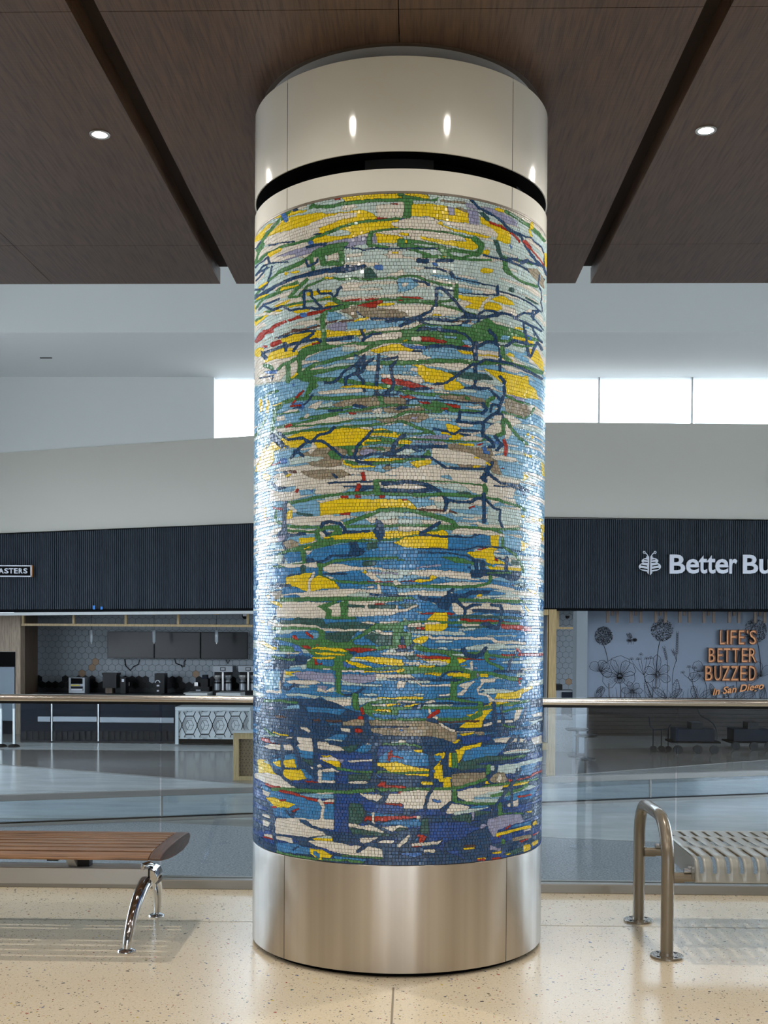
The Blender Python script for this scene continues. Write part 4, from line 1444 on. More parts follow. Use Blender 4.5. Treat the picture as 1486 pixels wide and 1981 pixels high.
S Y 30 540,1170 580,1150
P Y 540,1240 590,1240 620,1210 800,1170 790,1210 640,1250 590,1360 620,1360 570,1370 570,1290
P W 910,1140 1060,1120 1240,1140 1230,1170 1040,1180 930,1170
S N 34 1110,1110 1060,1180 1060,1240 1110,1240 1110,1180
S N 26 1150,1110 1150,1270
S N 20 1230,1110 1210,1180 1230,1300
P M 0,1250 200,1240 300,1310 300,1400 100,1400 0,1380
S R 14 0,1315 50,1318
P Y 130,1245 230,1240 235,1265 170,1265
P Y 340,1290 440,1265 450,1300 420,1350 400,1400 430,1400 430,1486 370,1486 340,1430 430,1310
P Y 490,1275 520,1270 530,1350 510,1420 480,1400
P G 510,1270 560,1265 580,1360 560,1420 520,1410
P T 600,1350 860,1300 860,1330 700,1370 860,1400 840,1420 600,1430 560,1420
P M 600,1300 760,1290 860,1290 860,1310 640,1350
P I 1000,1270 1140,1240 1300,1240 1240,1270 1000,1280
P T 990,1320 1200,1300 1220,1320 1000,1340
P I 890,1400 1000,1385 1200,1360 1380,1310 1380,1350 1180,1400 1170,1450 1000,1460 890,1440
P G 850,1390 900,1370 880,1486 840,1486
S N 34 940,1400 940,1480
P Y 0,1370 60,1380 200,1410 300,1430 300,1450 0,1450
S G 18 0,1470 300,1455
P B 320,1430 350,1430 360,1470 330,1480
P E 500,1486 620,1470 840,1460 840,1486
P W 1280,900 1380,880 1380,920 1300,930
P W 1280,1130 1380,1100 1380,1180 1300,1190
P W 1170,460 1300,450 1290,470 1180,475
S N 28 930,485 1200,490
S N 28 1060,490 1070,400 1130,310
P R 980,325 1100,325 1150,345 1000,340
S R 26 1160,330 1380,330
S R 26 1140,280 1170,300
S R 24 1165,560 1190,560
S R 20 1160,590 1170,620
S I 24 1150,515 1220,515
@I
P N 60,0 700,0 1200,0 1200,130 900,130 640,90 480,70 60,70
P M 460,0 620,70 620,100 480,80
P W 140,20 200,0 420,0 430,60 340,50 310,60 200,40
P W 460,0 620,0 620,70 500,60
P W 650,0 800,10 960,40 975,60 860,65 660,45
P T 880,30 1060,0 1010,70 970,80
P M 1020,70 1100,0 1180,0 1180,60 1080,80
P T 490,150 620,150 620,210 560,180
P C 640,90 1000,80 1200,90 1200,300 860,300 820,820 960,820 960,300 860,280 820,250 700,200
P M 1250,130 1340,60 1486,60 1486,170 1260,170
P R 1330,160 1340,80 1385,60 1370,100 1480,120 1480,130 1360,120 1355,165
P Y 1230,180 1460,165 1486,180 1486,265 1350,265 1300,220 1240,210
P Y 700,110 790,105 820,125 720,120
P W 670,130 800,120 860,150 860,165 690,150
P Y 700,150 880,165 880,215 840,215 760,180
P W 950,155 1060,145 1190,145 1190,160 1080,165 970,175
P V 860,140 915,145 910,185 870,175
P W 660,190 700,190 700,215 660,215
P W 570,215 620,220 620,240 590,240
P M 200,110 460,90 470,230 200,230
P Y 90,140 160,150 230,200 290,290 100,270
P Y 230,165 320,155 320,220 270,210
P Y 335,155 445,140 460,230 350,220
P Y 340,240 500,240 570,330 480,345 400,345 340,300
P I 140,155 220,165 240,200 160,180
P M 470,230 620,250 640,340 560,330 500,240
P W 700,245 800,225 885,265 700,260
S G 24 850,230 900,240 1040,265 1240,270 1486,275
P T 960,290 1180,280 1180,340 960,350
P W 965,355 1160,350 1140,375 970,380
P M 700,265 830,265 820,370 700,360
S W 34 685,260 685,360 820,365
P N 400,380 640,370 1140,380 1180,330 1240,330 1240,440 600,420 460,410
P W 60,280 200,270 300,300 380,360 400,380 460,420 640,440 800,450 640,450 400,430 200,390 60,320
P N 1250,270 1486,280 1486,330 1250,330
P B 1220,295 1280,295 1280,320 1220,315
P R 520,345 670,355 670,370 560,365
P R 1240,390 1280,355 1320,360 1320,385 1486,400 1486,415 1250,410
S N 26 190,130 260,260 330,310 420,390
S N 30 325,0 325,300
S N 50 450,60 500,160 650,320
S N 44 640,0 640,300
S N 44 1215,0 1215,440
S N 20 340,120 200,130
S N 18 340,230 480,240
S N 18 670,165 760,190 830,220
P M 120,380 300,460 480,500 680,540 820,560 820,720 640,720 360,700 260,690 200,560
P W 130,430 210,460 190,500 140,480
S R 24 170,380 210,400 300,415
S G 36 230,430 400,435 640,450 800,455 960,460 1100,445 1300,435 1486,435
S R 24 310,450 400,460 500,490 580,520 680,540
P K 460,480 640,470 820,480 820,520 640,515
S W 14 660,470 810,470
S W 34 685,540 720,600 700,720
P W 680,540 820,530 820,555 700,560
S R 14 720,560 820,565
P Y 160,505 240,510 460,575 380,610 250,600 200,540
S R 20 310,535 350,530
S R 20 230,600 260,600
P W 1060,470 1240,480 1486,470 1486,570 1300,560 1150,530
P R 1300,565 1480,575 1480,590 1310,590
S N 30 1220,440 1300,490
S N 50 1230,590 1290,540 1340,460
P C 960,480 1060,490 1200,560 1486,600 1486,660 1260,660 1130,640 1100,580 960,560
P T 960,560 1080,570 1130,650 1100,730 1060,770 960,750
P M 1130,660 1200,650 1486,680 1220,690
P R 1110,740 1130,690 1200,690 1480,685 1486,710 1300,740
S W 30 1200,660 1200,760
P M 1210,760 1300,750 1486,720 1486,770 1300,775
P W 960,755 1100,780 1150,770 1200,760 1300,790 1486,780 1486,800 1380,840 1200,845 1100,810 960,790
P T 960,795 1100,820 1300,850 1486,850 1486,880 1300,880 1000,860
S N 30 1140,740 1260,800 1400,860
P T 1400,820 1486,805 1486,840 1410,840
P W 140,670 200,680 220,730 240,740 200,800 140,770
P W 270,710 440,700 640,720 820,720 820,820 700,800 740,870 640,880 560,890 400,870 260,860 240,800
P N 480,720 560,730 620,780 700,800 760,850 860,880 1040,880 1050,940 1280,930 1400,960 1340,1140 1300,1090 1140,970 900,950 800,870 700,830 600,800 500,750
P N 200,830 300,860 440,890 620,900 640,980 560,960 440,910 260,880
P I 650,890 740,870 810,880 800,900 650,900
P Y 610,900 650,895 810,900 810,930 640,920
P W 150,850 240,870 240,920 160,890
P W 260,870 420,900 430,950 270,910
P W 560,920 800,930 1000,970 1160,980 1290,1010 1300,1100 1100,1080 860,1040 640,970
S R 14 150,890 240,910
S N 34 200,600 240,800 260,950
S N 26 140,700 220,740
S N 26 150,820 200,800 240,700
S N 20 360,640 420,690 460,640
S N 20 420,640 430,700
S R 20 430,640 485,620
P M 260,940 440,950 600,1000 580,1060 400,1040 280,1020
S N 16 430,1010 480,980
P Y 590,1000 720,1010 740,1030 810,1065 780,1090 640,1080 590,1050
S M 40 640,1040 670,1065
P W 1060,900 1240,890 1400,880 1440,880 1300,900 1100,940
P W 1130,900 1430,880 1200,930 1100,950 1060,920
S N 34 1050,1020 1150,960 1280,900 1420,890
S N 40 1400,970 1486,880
P W 1240,940 1300,920 1400,920 1380,950 1260,950
P I 1400,990 1486,910 1486,990
P N 1290,960 1486,990 1486,1180 1300,1180 1290,1060
P M 800,1070 1140,1100 1140,1120 860,1110
S G 24 280,1030 440,1070 640,1100 860,1110 1100,1130
S G 18 900,1065 1160,1080 1280,1090
P B 1430,1030 1486,1020 1486,1060 1450,1050
S Y 16 680,1105 700,1105
P N 1150,1100 1300,1100 1300,1180 1150,1150
P N 860,1120 960,1120 960,1150 860,1140
@J
P M 0,60 200,60 300,110 300,200 200,210 0,170
P N 200,0 700,0 560,70 480,80 500,210 560,260 490,330 380,400 240,400 0,400 0,300 300,310 300,100 240,70
S N 34 0,20 200,40
P M 600,60 900,0 1060,0 1000,60 940,120 640,150
S R 14 0,125 50,130
P Y 130,55 235,50 235,80 180,80
S G 16 0,0 100,0 220,30
P Y 0,175 40,180 90,220 300,235 300,260 0,270
S G 18 0,280 100,275 300,265
P Y 60,290 300,280 290,315 200,300 90,300
P Y 340,100 440,75 455,100 420,160 400,200 430,200 430,330 340,330 340,230 430,140
P Y 490,85 520,80 530,160 510,230 480,210
P Y 540,50 590,50 620,20 800,-10 800,10 640,60 590,170 620,175 570,180 570,90
P G 510,80 560,75 580,170 560,230 520,220
P M 340,110 420,110 410,160 350,160
P T 600,170 860,110 1200,110 1000,150 700,190 860,200 840,230 600,250 560,230
P Y 380,330 500,310 510,410 430,410 440,360 390,360
S Y 26 230,372 320,375
S N 50 320,100 320,330
P I 890,205 1100,190 1380,120 1380,160 1180,210 1170,270 1100,280 1040,280 890,250
P W 1000,80 1140,40 1290,50 1000,80
P G 850,200 900,180 880,280 850,300
S G 16 1000,140 1220,110
P M 1180,210 1340,170 1280,290 1160,300
P E 510,290 620,275 840,270 840,330 700,380 600,405 520,410
P E 880,340 940,270 1020,270 1060,350 1000,370 900,370
P W 940,350 980,280 1000,320 970,370
P Y 830,380 850,345 890,380
S N 34 945,190 940,260 870,300 620,530 520,540 430,630
P R 1060,340 1200,320 1290,290 1280,310 1180,345 1060,360
S R 20 1290,290 1380,250
P B 320,240 350,240 360,280 330,270
S G 30 0,430 200,425 500,425 600,410 740,370 840,330
S G 22 820,410 1000,380 1200,360 1340,330
S R 26 0,410 60,410
P R 0,450 40,450 30,470 0,475
P R 0,575 40,575 40,600 0,590
P Y 1000,395 1080,385 1260,355 1240,380 1000,415
P W 40,450 200,440 510,440 510,540 400,620 60,620 40,560 0,560 0,500
P W 570,450 700,420 1000,400 1000,430 900,490 760,500 900,520 940,560 700,560 600,530 570,500
P W 520,570 690,590 680,620 700,640 470,670 460,640
P I 740,500 900,450 1100,440 1250,390 1340,400 1200,450 1000,520 940,560 700,550
S G 50 540,420 540,530
S G 24 560,555 800,570 960,570
S K 16 740,515 900,515 1000,510 1130,490
P M 1000,510 1200,450 1330,430 1280,520 1060,540
S G 30 900,490 1060,470 1180,430 1240,390
P R 1150,500 1280,470 1280,490 1160,515
S N 34 260,620 280,520 340,400
S B 26 340,540 400,545
P M 690,600 780,580 880,590 870,610 720,620
P I 690,620 880,600 720,650 540,680 540,650
P W 1040,580 1160,520 1150,590 1060,600
P C 1060,620 1280,560 1280,620 1000,700
S G 40 970,570 980,670
S G 14 980,670 1100,660 1200,665
S N 26 1180,240 1100,370 900,630
S N 26 1090,380 1090,600
S N 20 1140,235 1140,330 1090,400
S N 16 1100,640 1105,900
S N 16 1280,700 1280,940
P R 0,685 180,690 180,705 0,725
S W 34 190,700 200,700
P M 0,740 200,715 230,770 200,790 90,790 0,780
P T 230,720 280,700 300,780 300,860 200,850
S W 16 0,785 80,795
P T 0,800 90,800 60,830 0,850
P V 860,720 1000,680 1180,670 1220,740 1080,780 960,820 920,890 860,800
P V 700,650 730,650 720,750
P T 520,690 700,660 700,750 640,740 520,720
P T 730,640 900,640 880,660 740,690
P T 460,870 500,810 560,830 500,880
S V 60 820,790 840,800
P M 1100,780 1280,730 1280,770 1100,800
P Y 940,850 1000,840 1280,770 1280,800 1100,840 940,890
P R 1020,820 1080,765 1090,780 1040,820
P R 940,885 990,880 980,895
P Y 1290,760 1320,720 1340,760 1300,780
P Y 1220,650 1290,635 1280,660
P W 1200,830 1280,800 1280,820 1210,835
P N 0,830 160,800 240,860 260,1000 400,1000 700,860 860,780 900,950 900,1100 400,1150 0,1170
P C 300,800 440,760 640,760 800,800 640,880 450,940 420,1040 560,1000 640,1100 380,1000 440,900 300,940
P W 0,960 60,900 110,860 120,880 80,940 0,1000
P R 170,880 200,860 280,880 240,940 200,940 210,890
P M 150,920 200,880 190,930
P W 130,950 250,940 380,930 440,910 380,960 130,975
S R 10 140,980 220,975
P W 240,1010 350,1005 360,1035 250,1040
P B 0,1030 60,1040 200,1040 250,1060 160,1080 30,1060
P Y 620,985 740,985 740,1005 640,1010
S D 18 640,970 740,970
P Y 900,1040 990,1020 990,1045 910,1050
P V 880,965 960,995 990,990 980,1020 880,1010
P R 1030,905 1090,905 1040,915
P R 1160,930 1250,900 1250,910 1180,940
S E 34 1110,910 1260,880
P Y 1200,970 1270,950 1270,1010 1200,1030
P Y 1285,940 1350,910 1350,950 1290,980
P Y 760,1095 840,1085 840,1100 780,1115
S R 20 770,1110 830,1105
S R 18 910,1095 980,1090
L G 990 930 1030 930 50
P R 1290,860 1350,830 1340,850 1290,880
P T 1000,1050 1180,980 1200,1020 1060,1070
S Y 8 1040,1060 1080,1045
'''

def build_mosaic():
    LM = rasterise(MOSAIC); R_ = np.random.RandomState(3)
    rows = []; z = ZB
    while z < ZT-.006:
        h = .0139*(1+R_.uniform(-.12, .12)); h = min(h, ZT-z) if ZT-z-h > .006 else ZT-z
        rows.append((z, z+h)); z += h
    T0, T1, Z0, Z1 = [], [], [], []
    for (a, b) in rows:
        n = 300; w_ = R_.uniform(.78, 1.25, n); e = np.concatenate([[0], np.cumsum(w_)]); e = e/e[-1]*2*np.pi-np.pi+R_.uniform(0, .02)
        T0.append(e[:-1]); T1.append(e[1:]); Z0.append(np.full(n, a)); Z1.append(np.full(n, b))
    T0, T1, Z0, Z1 = map(np.concatenate, (T0, T1, Z0, Z1)); N = len(T0)
    def wav(t, z): return z+(.0035*np.sin(2*t+z*4)+.0025*np.sin(5*t-z*7))*np.clip((z-ZB)/.1, 0, 1)*np.clip((ZT-z)/.1, 0, 1)
    K = 8; g = (np.arange(K)+.5)/K; U, V = [q.ravel() for q in np.meshgrid(g, g)]
    lab = np.empty((N, 64), np.uint8)
    for i in range(0, N, 8000):
        s = slice(i, i+8000)
        t = T0[s, None]+(T1-T0)[s, None]*U; z = Z0[s, None]+(Z1-Z0)[s, None]*V
        lab[s] = label_at(LM, t, wav(t, z))
    cand = []
    for a in np.arange(8)*np.pi/8:
        nx, ny = math.cos(a), math.sin(a); d = (U-.5)*nx+(V-.5)*ny; mx = np.abs(d).max()
        for c in np.linspace(-.72, .72, 9)*mx: cand.append((nx, ny, c, d < c))
    CM = np.array([c[3] for c in cand], np.float32)
    pieces = []                                     # (cell, polygon, label)
    mid = (T0+T1)/2
    def clip(poly, nx, ny, c, keep):
        out = []
        for (a, b) in zip(poly, poly[1:]+poly[:1]):
            da = (a[0]-.5)*nx+(a[1]-.5)*ny-c; db = (b[0]-.5)*nx+(b[1]-.5)*ny-c
            if not keep: da, db = -da, -db
            if da <= 0: out.append(a)
            if (da < 0 < db) or (db < 0 < da):
                t = da/(da-db); out.append((a[0]+(b[0]-a[0])*t, a[1]+(b[1]-a[1])*t))
        return out
    SQ = [(0., 0.), (1., 0.), (1., 1.), (0., 1.)]
    todo = [(i, SQ, None) for i in range(N)]
    masks = np.ones((N, 64), bool); cells = np.arange(N); polys = [SQ]*N
    for depth in range(3):
        L = lab[cells]; OH = np.stack([(L == k)&masks for k in range(14)], -1).astype(np.float32)
        tot = OH.sum(1); n = masks.sum(1); best = tot.argmax(1); pure = tot.max(1)/np.maximum(n, 1)
        done = (pure > .92) | (n < 8) | (np.abs(mid[cells]) > 1.75)
        if depth == 2: done[:] = True
        for i in np.nonzero(done)[0]: pieces.append((cells[i], polys[i], best[i]))
        idx = np.nonzero(~done)[0]
        if not len(idx): break
        nc, nm, npoly = [], [], []
        for s in range(0, len(idx), 3000):
            ii = idx[s:s+3000]; A = np.einsum('cs,nsk->nck', CM, OH[ii], optimize=True); Bq = tot[ii][:, None, :]-A
            score = A.max(2)+Bq.max(2); bi = score.argmax(1)
            for q, i in enumerate(ii):
                nx, ny, c, mk = cand[bi[q]]
                for keep in (True, False):
                    p = clip(polys[i], nx, ny, c, keep); m = masks[i]&(mk if keep else ~mk)
                    if len(p) >= 3 and m.sum() >= 4: nc.append(cells[i]); nm.append(m); npoly.append(p)
        cells = np.array(nc); masks = np.array(nm); polys = npoly
    PAL = dict(W=(224, 222, 215), I=(190, 214, 218), K=(118, 176, 216), M=(44, 126, 190), C=(18, 72, 150), N=(4, 64, 112), T=(44, 90, 90),
               G=(66, 128, 74), Y=(234, 208, 0), R=(168, 36, 16), V=(150, 156, 192), B=(66, 120, 200), E=(150, 142, 124), D=(92, 62, 56))
    JIT = dict(W=.05, I=.07, K=.09, M=.12, C=.13, N=.14, T=.16, G=.12, Y=.06, R=.12, V=.08, B=.1, E=.16, D=.15)
    base = np.array([lin(PAL[c]) for c in CODES]); jit = np.array([JIT[c] for c in CODES])
    vs, fs, cs = [], [], []; nv = 0
    dT = T1-T0; dZ = Z1-Z0; RR = R_.rand(len(pieces), 6)
    W_ = CR*dT
    for n_, (c, p, l) in enumerate(pieces):
        w_, h_ = W_[c], dZ[c]
        q = [(a*w_, b*h_) for a, b in p]; m = len(q)
        cx = sum(a for a, b in q)/m; cz = sum(b for a, b in q)/m
        ar = abs(sum(q[i][0]*q[(i+1) % m][1]-q[(i+1) % m][0]*q[i][1] for i in range(m)))/2
        if ar < 1.2e-5: continue
        ri = ar/(sum(math.hypot(q[i][0]-q[i-1][0], q[i][1]-q[i-1][1]) for i in range(m))/2)
        g0 = max(.5, 1-.00062/ri); g1 = max(.4, 1-.00115/ri)
        r6 = RR[n_]; k = 1+(r6[0]-.5)*2*jit[l]*1.6
        b = base[l]; col_ = (min(1, b[0]*k*(1+(r6[1]-.5)*jit[l])), min(1, b[1]*k), min(1, b[2]*k*(1+(r6[2]-.5)*jit[l])), 1.)
        tx, tz = (r6[3]-.5)*.11, (r6[4]-.5)*.11
        jx = [(R_.uniform(-1, 1)*.0004, R_.uniform(-1, 1)*.0004) for _ in q]
        for gg, hh in ((g0, -.004), (g0, -.0005), (g1, 0.)):
            for (a, b2), (ja, jb) in zip(q, jx):
                x = cx+(a-cx)*gg+ja; zz = cz+(b2-cz)*gg+jb
                t = T0[c]+x/CR; z = Z0[c]+zz
                rr = CR+hh+((a-cx)*tx+(b2-cz)*tz if hh > -.003 else 0)+(r6[5]-.5)*.0005
                vs.append((t, z, rr)); cs.append(col_)
        fs.append(tuple(range(nv+2*m, nv+3*m)))
        for s in (0, m):
            for i in range(m): j = (i+1) % m; fs.append((nv+s+i, nv+s+j, nv+s+m+j, nv+s+m+i))
        nv += 3*m
    v = np.array(vs); z = wav(v[:, 0], v[:, 1])
    co = np.stack([v[:, 2]*np.sin(v[:, 0]), -v[:, 2]*np.cos(v[:, 0]), z], 1)
    me = bpy.data.meshes.new('mosaic_tesserae')
    lv = np.array([i for f in fs for i in f], np.int32); ln = np.array([len(f) for f in fs], np.int32)
    me.vertices.add(len(co)); me.vertices.foreach_set('co', co.astype(np.float32).ravel())
    me.loops.add(len(lv)); me.loops.foreach_set('vertex_index', lv)
    me.polygons.add(len(ln)); me.polygons.foreach_set('loop_start', np.concatenate([[0], np.cumsum(ln)[:-1]]).astype(np.int32))
    me.update(calc_edges=True); me.validate(); me.shade_flat()
    ca = me.color_attributes.new('tile_colour', 'FLOAT_COLOR', 'POINT'); ca.data.foreach_set('color', np.array(cs, np.float32).ravel())
    m = mat('glazed_tesserae', (200, 200, 200), .17); bsdf(m).inputs['IOR'].default_value = 1.6
    at = nd(m, 'ShaderNodeVertexColor', layer_name='tile_colour'); n1 = noise(m, coords(m), 160, 3, .6)
    lk(m, mixc(m, ramp(m, n1, [(.35, (0, 0, 0)), (.75, (.07,)*3)]), at.outputs[0], (.75, .78, .76)), bsdf(m).inputs['Base Color'])
    bump(m, noise(m, coords(m), 70, 1), .12, .0008)
    lk(m, ramp(m, noise(m, coords(m), 40, 1), [(.3, (.1,)*3), (.7, (.28,)*3)]), bsdf(m).inputs['Roughness'])
    me.materials.append(m)
    o = bpy.data.objects.new('mosaic_tesserae', me); COL.objects.link(o); o.parent = col; o['kind'] = 'stuff'
    print('mosaic pieces', len(pieces), 'faces', len(fs))
build_mosaic()
# ================================================================== concourse beyond the guard
def floorpoly(name, pts, m, z, parent=None, th=.004):
    P = [pz(x, y, z) for x, y in pts]; return MB().prism([(p[0], p[1]) for p in P], z-th, z, 'z').build(name, m, parent)
f2 = struct(MB().box(-14, 14, 6.47, 34, FZ-.3, FZ).build('floor_2', 'farfloor'))
struct(MB().box(-14, 14, 6.44, 6.47, FZ, -.0).build('trim_1', 'plaster'))
def world_poly(name, pts, m, z): return MB().prism(pts, z-.003, z, 'z').build(name, m, f2)
a = pz(0, 1586, FZ); b = pz(215, 1588, FZ); c = pz(488, 1600, FZ); d = pz(1050, 1621, FZ); e = pz(1486, 1640, FZ)
a2 = a+(a-b)*2; e2 = e+(e-d)*2
n1_, n2_ = pz(1050, 1691, FZ), pz(1486, 1700, FZ)
world_poly('carpet_zone', [(a2[0], a2[1]), (a[0], a[1]), (b[0], b[1]), (c[0], c[1]), (d[0], d[1]), (e[0], e[1]), (e2[0], e2[1]), (e2[0]+2, 7.), (-13.5, 7.)][::-1], 'carpet', FZ+.004)
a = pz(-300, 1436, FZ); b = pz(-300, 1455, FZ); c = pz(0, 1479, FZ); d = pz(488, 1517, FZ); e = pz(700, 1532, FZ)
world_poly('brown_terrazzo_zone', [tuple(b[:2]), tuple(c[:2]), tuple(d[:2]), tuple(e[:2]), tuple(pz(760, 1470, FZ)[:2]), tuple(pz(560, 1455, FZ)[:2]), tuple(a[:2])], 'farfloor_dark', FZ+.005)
world_poly('pale_terrazzo_zone', [tuple(pz(x, y, FZ)[:2]) for x, y in ((-300, 1457), (0, 1481), (488, 1519), (700, 1535), (760, 1562), (488, 1585), (215, 1582), (-300, 1584))], 'farfloor_light', FZ+.003)
world_poly('pale_terrazzo_zone', [tuple(pz(x, y, FZ)[:2]) for x, y in ((1000, 1530), (1486, 1505), (1700, 1495), (1700, 1646), (1486, 1638), (1050, 1619), (990, 1616))], 'farfloor_light', FZ+.003)
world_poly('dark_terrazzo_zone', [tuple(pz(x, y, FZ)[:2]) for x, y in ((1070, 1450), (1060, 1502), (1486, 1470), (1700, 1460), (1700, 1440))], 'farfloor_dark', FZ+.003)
# hexagonal floor tiles in front of the left counter
hx = MB(); r = .11
for j in range(8):
    for i in range(64):
        x = -9.6+i*r*1.76+(j % 2)*r*.88; y = 22.05+j*r*1.53
        if x < -1.2: hx.prism([(x+r*math.sin(k*math.pi/3), y+r*math.cos(k*math.pi/3)) for k in range(6)], FZ, FZ+.006, 'z')
o = hx.build('hexagon_floor_tiles', 'farfloor_light', f2); o['kind'] = 'stuff'

# side window walls of the concourse: tall panes between mullions
def sidewin(x, name, n0):
    ya, yb, za, zb = (8.6, 20.5, FZ+.25, 5.2) if x < 0 else (9.6, 20.5, FZ+.25, 4.3)
    g = struct(MB().box(x-.01, x+.01, ya, yb, za, zb).build('window_%d' % n0, 'winglass'))
    for k in range(6):
        y = ya+k*(yb-ya)/5; MB().box(x-.06, x+.06, y-.03, y+.03, za, zb).build('mullion', 'alu', g)
    for z in (za, zb): MB().box(x-.06, x+.06, ya, yb, z-.05, z+.05).build('transom', 'alu', g)
    struct(MB().box(x-.15, x+.15, 5.2, 34, zb, 10.3).build(name, 'plaster_cool'))
    for y0, y1 in ((5.2, ya), (yb, 34)): struct(MB().box(x-.15, x+.15, y0, y1, za, zb).build(name, 'plaster_cool'))
    struct(MB().box(x-.15, x+.15, 5.2, 34, FZ-.3, za).build(name, 'plaster_cool'))
sidewin(-11.5, 'wall_left_2', 1); sidewin(11.5, 'wall_right_2', 2)

# upper concourse: dropped fascia, lower ceiling, clerestory
YF = 21.0
zl = py(743, 643, YF)[2]
struct(MB().box(-11.4, 11.4, YF, YF+.3, zl, 9.6).build('wall_fascia', 'plaster_cool'))
MB().box(-11.4, 11.4, 7.94, YF, 9.5, 9.7).build('ceiling_2', 'plaster_cool')
struct(bpy.data.objects['ceiling_2'])
struct(MB().box(-11.4, 11.4, 7.90, 7.96, 4.2, 9.6).build('wall_hall_end', 'plaster_cool'))
YW = 24.6
def wl_(x): return YW
def quadw(pts, th=.25):                                             # corners (x, y) -> on the shop wall plane
    return MB().quadprism([py(x, y, wl_(x)) for x, y in pts], (0, th, 0))
zc2 = zl
a = py(-400, 737, wl_(-400)); 
up = MB().box(-11.4, 11.4, YF+.3, YW+.3, zl+.0, zl+.2); o = struct(up.build('ceiling_3', 'plaster_cool'))
MB().box(*[v for v in (lambda p: (p[0]-.12, p[0]+.12, p[1]-.02, p[1]+.02, zl-.01, zl))(pz(89, 692, zl))]).build('ceiling_slot', 'void', o)
struct(quadw([(-420, 905), (488, 843), (488, 1012), (-420, 1048)]).build('wall_2', 'plaster'))
struct(quadw([(488, 843), (772, 822), (772, 1004), (488, 1012)]).build('wall_3', 'plaster'))
struct(quadw([(772, 822), (1050, 817), (1900, 823), (1900, 1010), (1050, 1000), (772, 1004)][:2]+[(1050, 1000), (772, 1004)]).build('wall_4', 'plaster'))
struct(quadw([(1050, 817), (1900, 823), (1900, 1010), (1050, 1000)]).build('wall_5', 'plaster'))
struct(MB().box(-11.35, 11.35, YW+.17, YW+.25, py(743, 1180, YW)[2]+.06, py(743, 985, YW)[2]).build('wall_7', 'plaster'))
# return wall left of the clerestory
struct(MB().quadprism([py(x, y, 24.62) for x, y in ((-420, 700), (414, 700), (414, 850), (-420, 912))], (0, 2.2, 0)).build('wall_6', 'plaster_cool'))
# clerestory panes with mullions
win = struct(MB().quadprism([py(414, 700, YW+.1), py(1900, 700, YW+.1), py(1900, 826, YW+.1), py(414, 852, YW+.1)], (0, .02, 0)).build('window_3', 'winglass'))
for x in (620, 800, 980, 1159, 1339, 1519):
    a, b, c, d = fr(x-1.6, 700, x+1.6, 835, YW+.06); MB().box(a, b, YW+.04, YW+.16, c, d).build('mullion', 'lipgrey', win)
# a raking roof beam outside the clerestory
q = [py(1410, 700, 27.5), py(1500, 700, 27.5), py(1385, 860, 27.5), py(1322, 860, 27.5)]
tag(MB().quadprism(q, (0, .5, 0)).build('outdoor_roof_beam', 'plaster_cool'), 'pale slanting roof beam seen outside the clerestory window', 'beam')

# charcoal slatted band over the shop fronts
def band(name, top, bot, lab):
    t = thing(name, lab, 'cladding', py(sum(p[0] for p in top)/2, 1183, YW))
    MB().quadprism([py(x, y, wl_(x)-.12) for x, y in (top[0], top[1], bot[1], bot[0])], (0, .3, 0)).build('backing', 'band_back', t)
    s = MB(); x = top[0][0]; pitch = 6.06
    while x < top[1][0]-3:
        k = (x-top[0][0])/(top[1][0]-top[0][0]); k2 = (x+3.6-top[0][0])/(top[1][0]-top[0][0])
        yt = top[0][1]+(top[1][1]-top[0][1])*k+1; yb = bot[0][1]+(bot[1][1]-bot[0][1])*k-5
        p, q_, u, v = [py(X_, Y_, wl_(X_)-.17) for X_, Y_ in ((x, yt), (x+2.5, yt), (x+2.5, yb), (x, yb))]
        s.quadprism([p, q_, u, v], (0, .06, 0)); x += pitch*.62 if False else pitch*.66
    o = s.build('slat', 'band', t); o['kind'] = 'stuff'
    s = MB().quadprism([py(x, y, wl_(x)-.18) for x, y in ((bot[0][0], bot[0][1]-4), (bot[1][0], bot[1][1]-4), bot[1], bot[0])], (0, .1, 0)); s.build('bottom_rail', 'band_back', t)
    return t
band('slatted_fascia', ((-170, 1040), (771, 1001)), ((-170, 1185), (771, 1179.8)), 'charcoal vertical slat fascia over the coffee bar left of column')
band('slatted_fascia', ((772, 1001), (1800, 1009)), ((772, 1179.8), (1800, 1184.6)), 'charcoal vertical slat fascia carrying the white bee sign')
tag(MB().quadprism([py(x, y, wl_(x)-.2) for x, y in ((-170, 1186), (760, 1180), (760, 1185.5), (-170, 1192))], (0, .12, 0)).build('soffit_lip', 'lipgrey'), 'pale grey metal lip under left slatted fascia', 'trim')
for x, l in ((182, 'left of two blue tape tabs on the slat fascia bottom'), (196.5, 'right of two blue tape tabs on the slat fascia bottom')):
    mb = MB(); fbox(mb, x-2.2, 1171.5 if x < 190 else 1173.5, x+2, 1179, wl_(x)-.2, .01); tag(mb.build('tape_tab', 'tape'), l, 'tape')

